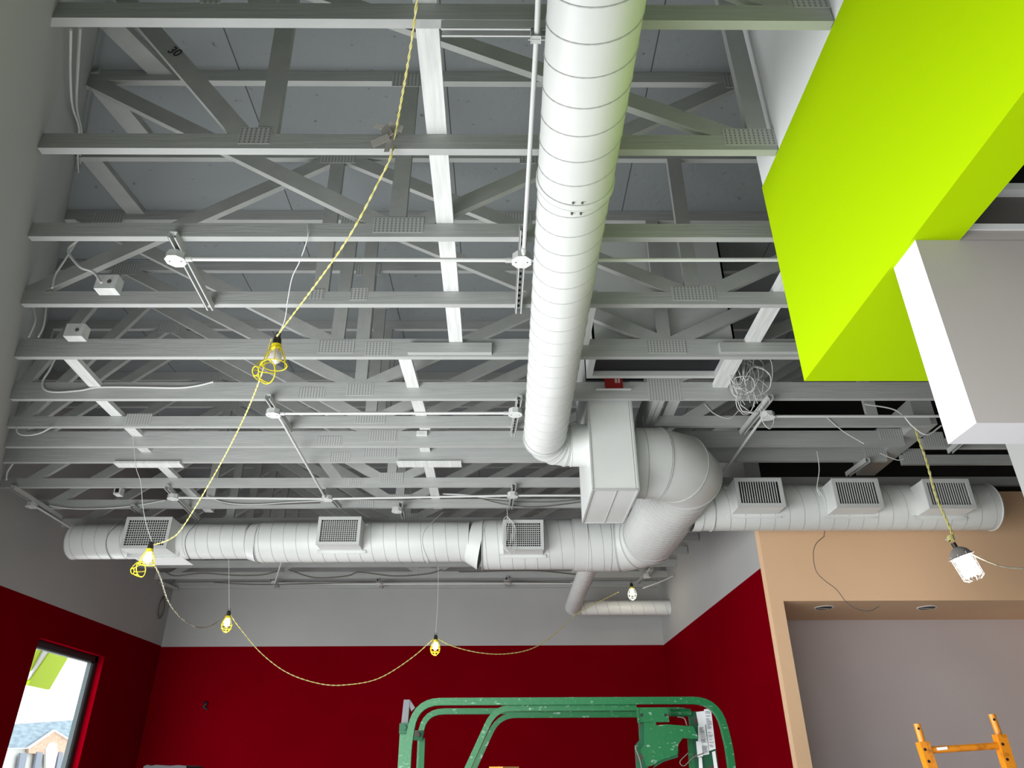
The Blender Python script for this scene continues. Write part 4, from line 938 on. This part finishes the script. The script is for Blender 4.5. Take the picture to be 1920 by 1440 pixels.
for q4 in (((1305, 1335), (1320, 1333), (1328, 1358), (1310, 1360)), ((1309, 1360), (1322, 1358), (1330, 1414), (1309, 1418)), ((1320, 1330), (1333, 1328), (1342, 1404), (1330, 1408)), ((1305, 1390), (1316, 1389), (1318, 1418), (1308, 1420)), ((1310, 1420), (1316, 1420), (1319, 1455), (1311, 1455)), ((1335, 1410), (1341, 1408), (1348, 1455), (1341, 1455))):
    yq -= .0025; quad(*q4, yq).build('sticker', 'sticker', lf)
pr = MB(); rr2 = random.Random(3)
for k in range(26):
    for (xa, xb, y0_, y1_, sk) in ((1311, 1321, 1364, 1414, .14), (1322, 1332, 1334, 1402, .13)):
        yy = y0_ + (y1_ - y0_)*k/26
        if rr2.random() < .75:
            L_ = rr2.uniform(.5, 1); s_ = (yy - y0_)*sk; pr.prism([Py(xa + s_, yy, yq - .004), Py(xa + s_ + (xb - xa)*L_, yy, yq - .004), Py(xa + s_ + (xb - xa)*L_, yy + .9, yq - .004), Py(xa + s_, yy + .9, yq - .004)], (0, .001, 0))
pr.build('printed_lines', 'stickerprint', lf)
ub2 = MB(); ub2.beam(Py(1294, 1385, LY + .12), Py(1300, 1470, LY + .12), .03, .03, FY); v_ = Py(1300, 1470, LY + .12); ub2.beam((v_.x, v_.y, PF), v_, .03, .03, FY); ub2.tube([Py(1256, 1336, LY + .1), Py(1295, 1336, LY + .1)], .022, 10); ub2.build('inner_post', 'liftgreen', lf)
ca = MB(); ca.tube(curve([Py(1196, 1398, LY - .05), Py(1192, 1402, LY - .05), Py(1200, 1425, LY - .05), Py(1205, 1450, LY - .05)], 5), .004, 6); ca.tube(curve([Py(1290, 1412, LY), Py(1275, 1428, LY), Py(1283, 1436, LY), Py(1300, 1420, LY), Py(1320, 1412, LY)], 5), .003, 6); ca.tube(curve([Py(1270, 1344, LY), Py(1283, 1347, LY), Py(1288, 1360, LY)], 5), .004, 6); ca.build('cable', 'wiredark', lf)

# orange scaffold frame
SYp = 3.9
sf = thing('scaffold_frame', 'scuffed orange scaffold end frame leaning in the bottom right corner', 'scaffold', tuple(Py(1800, 1470, SYp)))
def upr(top, jn, bot, w):
    a, b, c = Py(*top, SYp), Py(*jn, SYp), Py(*bot, SYp); mb = MB(); mb.tube([a, b], .0155, 14); o = mb.build('coupling_pin', 'orange', sf)
    hl = MB(); hp = a.lerp(b, .28); hl.tube([(hp.x - .006, SYp - .0165, hp.z), (hp.x - .006, SYp - .014, hp.z)], .006, 8); hl.build('pin_hole', 'black', o)
    m2 = MB(); m2.beam(b, c + (c - b)*((c.z + H - .005)/(b.z - c.z)), .046, .046, (0, -1, 0)); u_ = m2.build('upright', 'orange', sf)
    h2 = MB()
    for t in (.30, .75, 1.3): P = b.lerp(c, t); h2.tube([(P.x - .01, SYp - .0245, P.z), (P.x - .01, SYp - .022, P.z)], .007, 8)
    h2.build('hole', 'black', u_)
upr((1719, 1357), (1729, 1391), (1745, 1440), .046)
upr((1859, 1339), (1873, 1377), (1892, 1440), .046)
MB().tube([Py(1737, 1407, SYp), Py(1872, 1398, SYp)], .0155, 14).build('rung', 'orange', sf)
MB().beam(Py(1757, 1404.5, SYp - .016), Py(1776, 1402.5, SYp - .016), .006, .012).build('paint_smear', 'white', sf)

# things whose tops just show at the bottom edge
p = Py(310, 1436, 7.0); o = MB(); o.prism([Py(a, b, 7.0) for a, b in ((267, 1460), (269, 1437), (276, 1434), (284, 1436), (292, 1434), (318, 1436), (334, 1434.5), (349, 1436), (352, 1460))], (0, .4, 0)); a_, b_ = Py(267, 1460, 7.0), Py(352, 1460, 7.0); o.box(a_.x, b_.x, 7.0, 7.4, -1.598, a_.z)
tag(o.build('black_bag', 'black', None, (p.x, 7.0, p.z - .5)), 'black plastic top edge just showing at the bottom left', 'bag')
a_, b_ = Py(917, 1437.5, 5.36), Py(973, 1437.5, 5.36)
t = thing('carton', 'cardboard coloured carton top just showing inside the lift rail', 'box', ((a_.x + b_.x)/2, 5.41, -.778))
bx(a_.x, a_.x + .09, 5.36, 5.46, -.778, a_.z).build('bright_side', 'cardboard', t); bx(a_.x + .0905, b_.x, 5.36, 5.46, -.778, a_.z).build('brown_side', 'browncard', t)

# ------------------------------------------------------------------ outside the left window
def ext(pts, x, d=.05): return MB().prism([Px(a, b, x) for a, b in pts], (-d, 0, 0))
aw = thing('canopy', 'lime green canopy panels outside the left window', 'canopy', tuple(Px(90, 1250, -6.6)))
ext([(100, 1214), (132, 1226), (93, 1293), (52, 1284)], -6.6).build('front_panel', 'canopy', aw)
ext([(74, 1206), (90, 1211), (58, 1262), (60, 1240)], -6.65).build('side_panel', 'canopy', aw)
ext([(88, 1210), (97, 1212), (60, 1276), (54, 1274)], -6.62).build('edge_trim', 'white', aw)
q_ = Px(100, 1214, -6.6)
MB().beam(q_, (-5.06, q_.y, q_.z + 1.1), .05, .05).build('bracket', 'white', aw)
hs = thing('house', 'pale house with a grey gabled roof seen through the left window', 'house', tuple(Px(60, 1440, -24)))
XH = -24
ext([(-60, 1404), (140, 1404), (140, 1520), (-60, 1520)], XH, .4).build('wall', 'cream', hs)
ext([(-60, 1362), (-60, 1404), (54, 1402), (103, 1369), (140, 1392), (140, 1350), (20, 1358)], XH + .1, .1).build('roof', 'shingle', hs)
ext([(54, 1402), (103, 1371), (140, 1394), (140, 1420), (54, 1412)], XH + .2, .1).build('gable', 'brick', hs)
ext([(52, 1403), (103, 1368), (103, 1371), (55, 1404)], XH + .3, .1).build('fascia', 'white', hs); ext([(103, 1368), (142, 1392), (142, 1395), (103, 1371)], XH + .3, .1).build('fascia', 'white', hs)
for q4 in (((39, 1412), (52, 1413), (45, 1450), (33, 1450)), ((70, 1410), (81, 1411), (75, 1450), (63, 1450)), ((111, 1410), (119, 1411), (114, 1450), (104, 1450))): ext(q4, XH + .25, .1).build('window', 'winglass', hs)
ext([(86, 1440), (86, 1405), (92, 1394), (100, 1391), (107, 1396), (109, 1408), (100, 1450)], XH + .25, .1).build('arched_recess', 'cream', hs)
bx(-9, -8.9, 6, 40, 2.5, 2.54).build('overhead_wire', 'wiredark'); tag(bpy.data.objects['overhead_wire'], 'thin overhead line outside the window', 'wire')
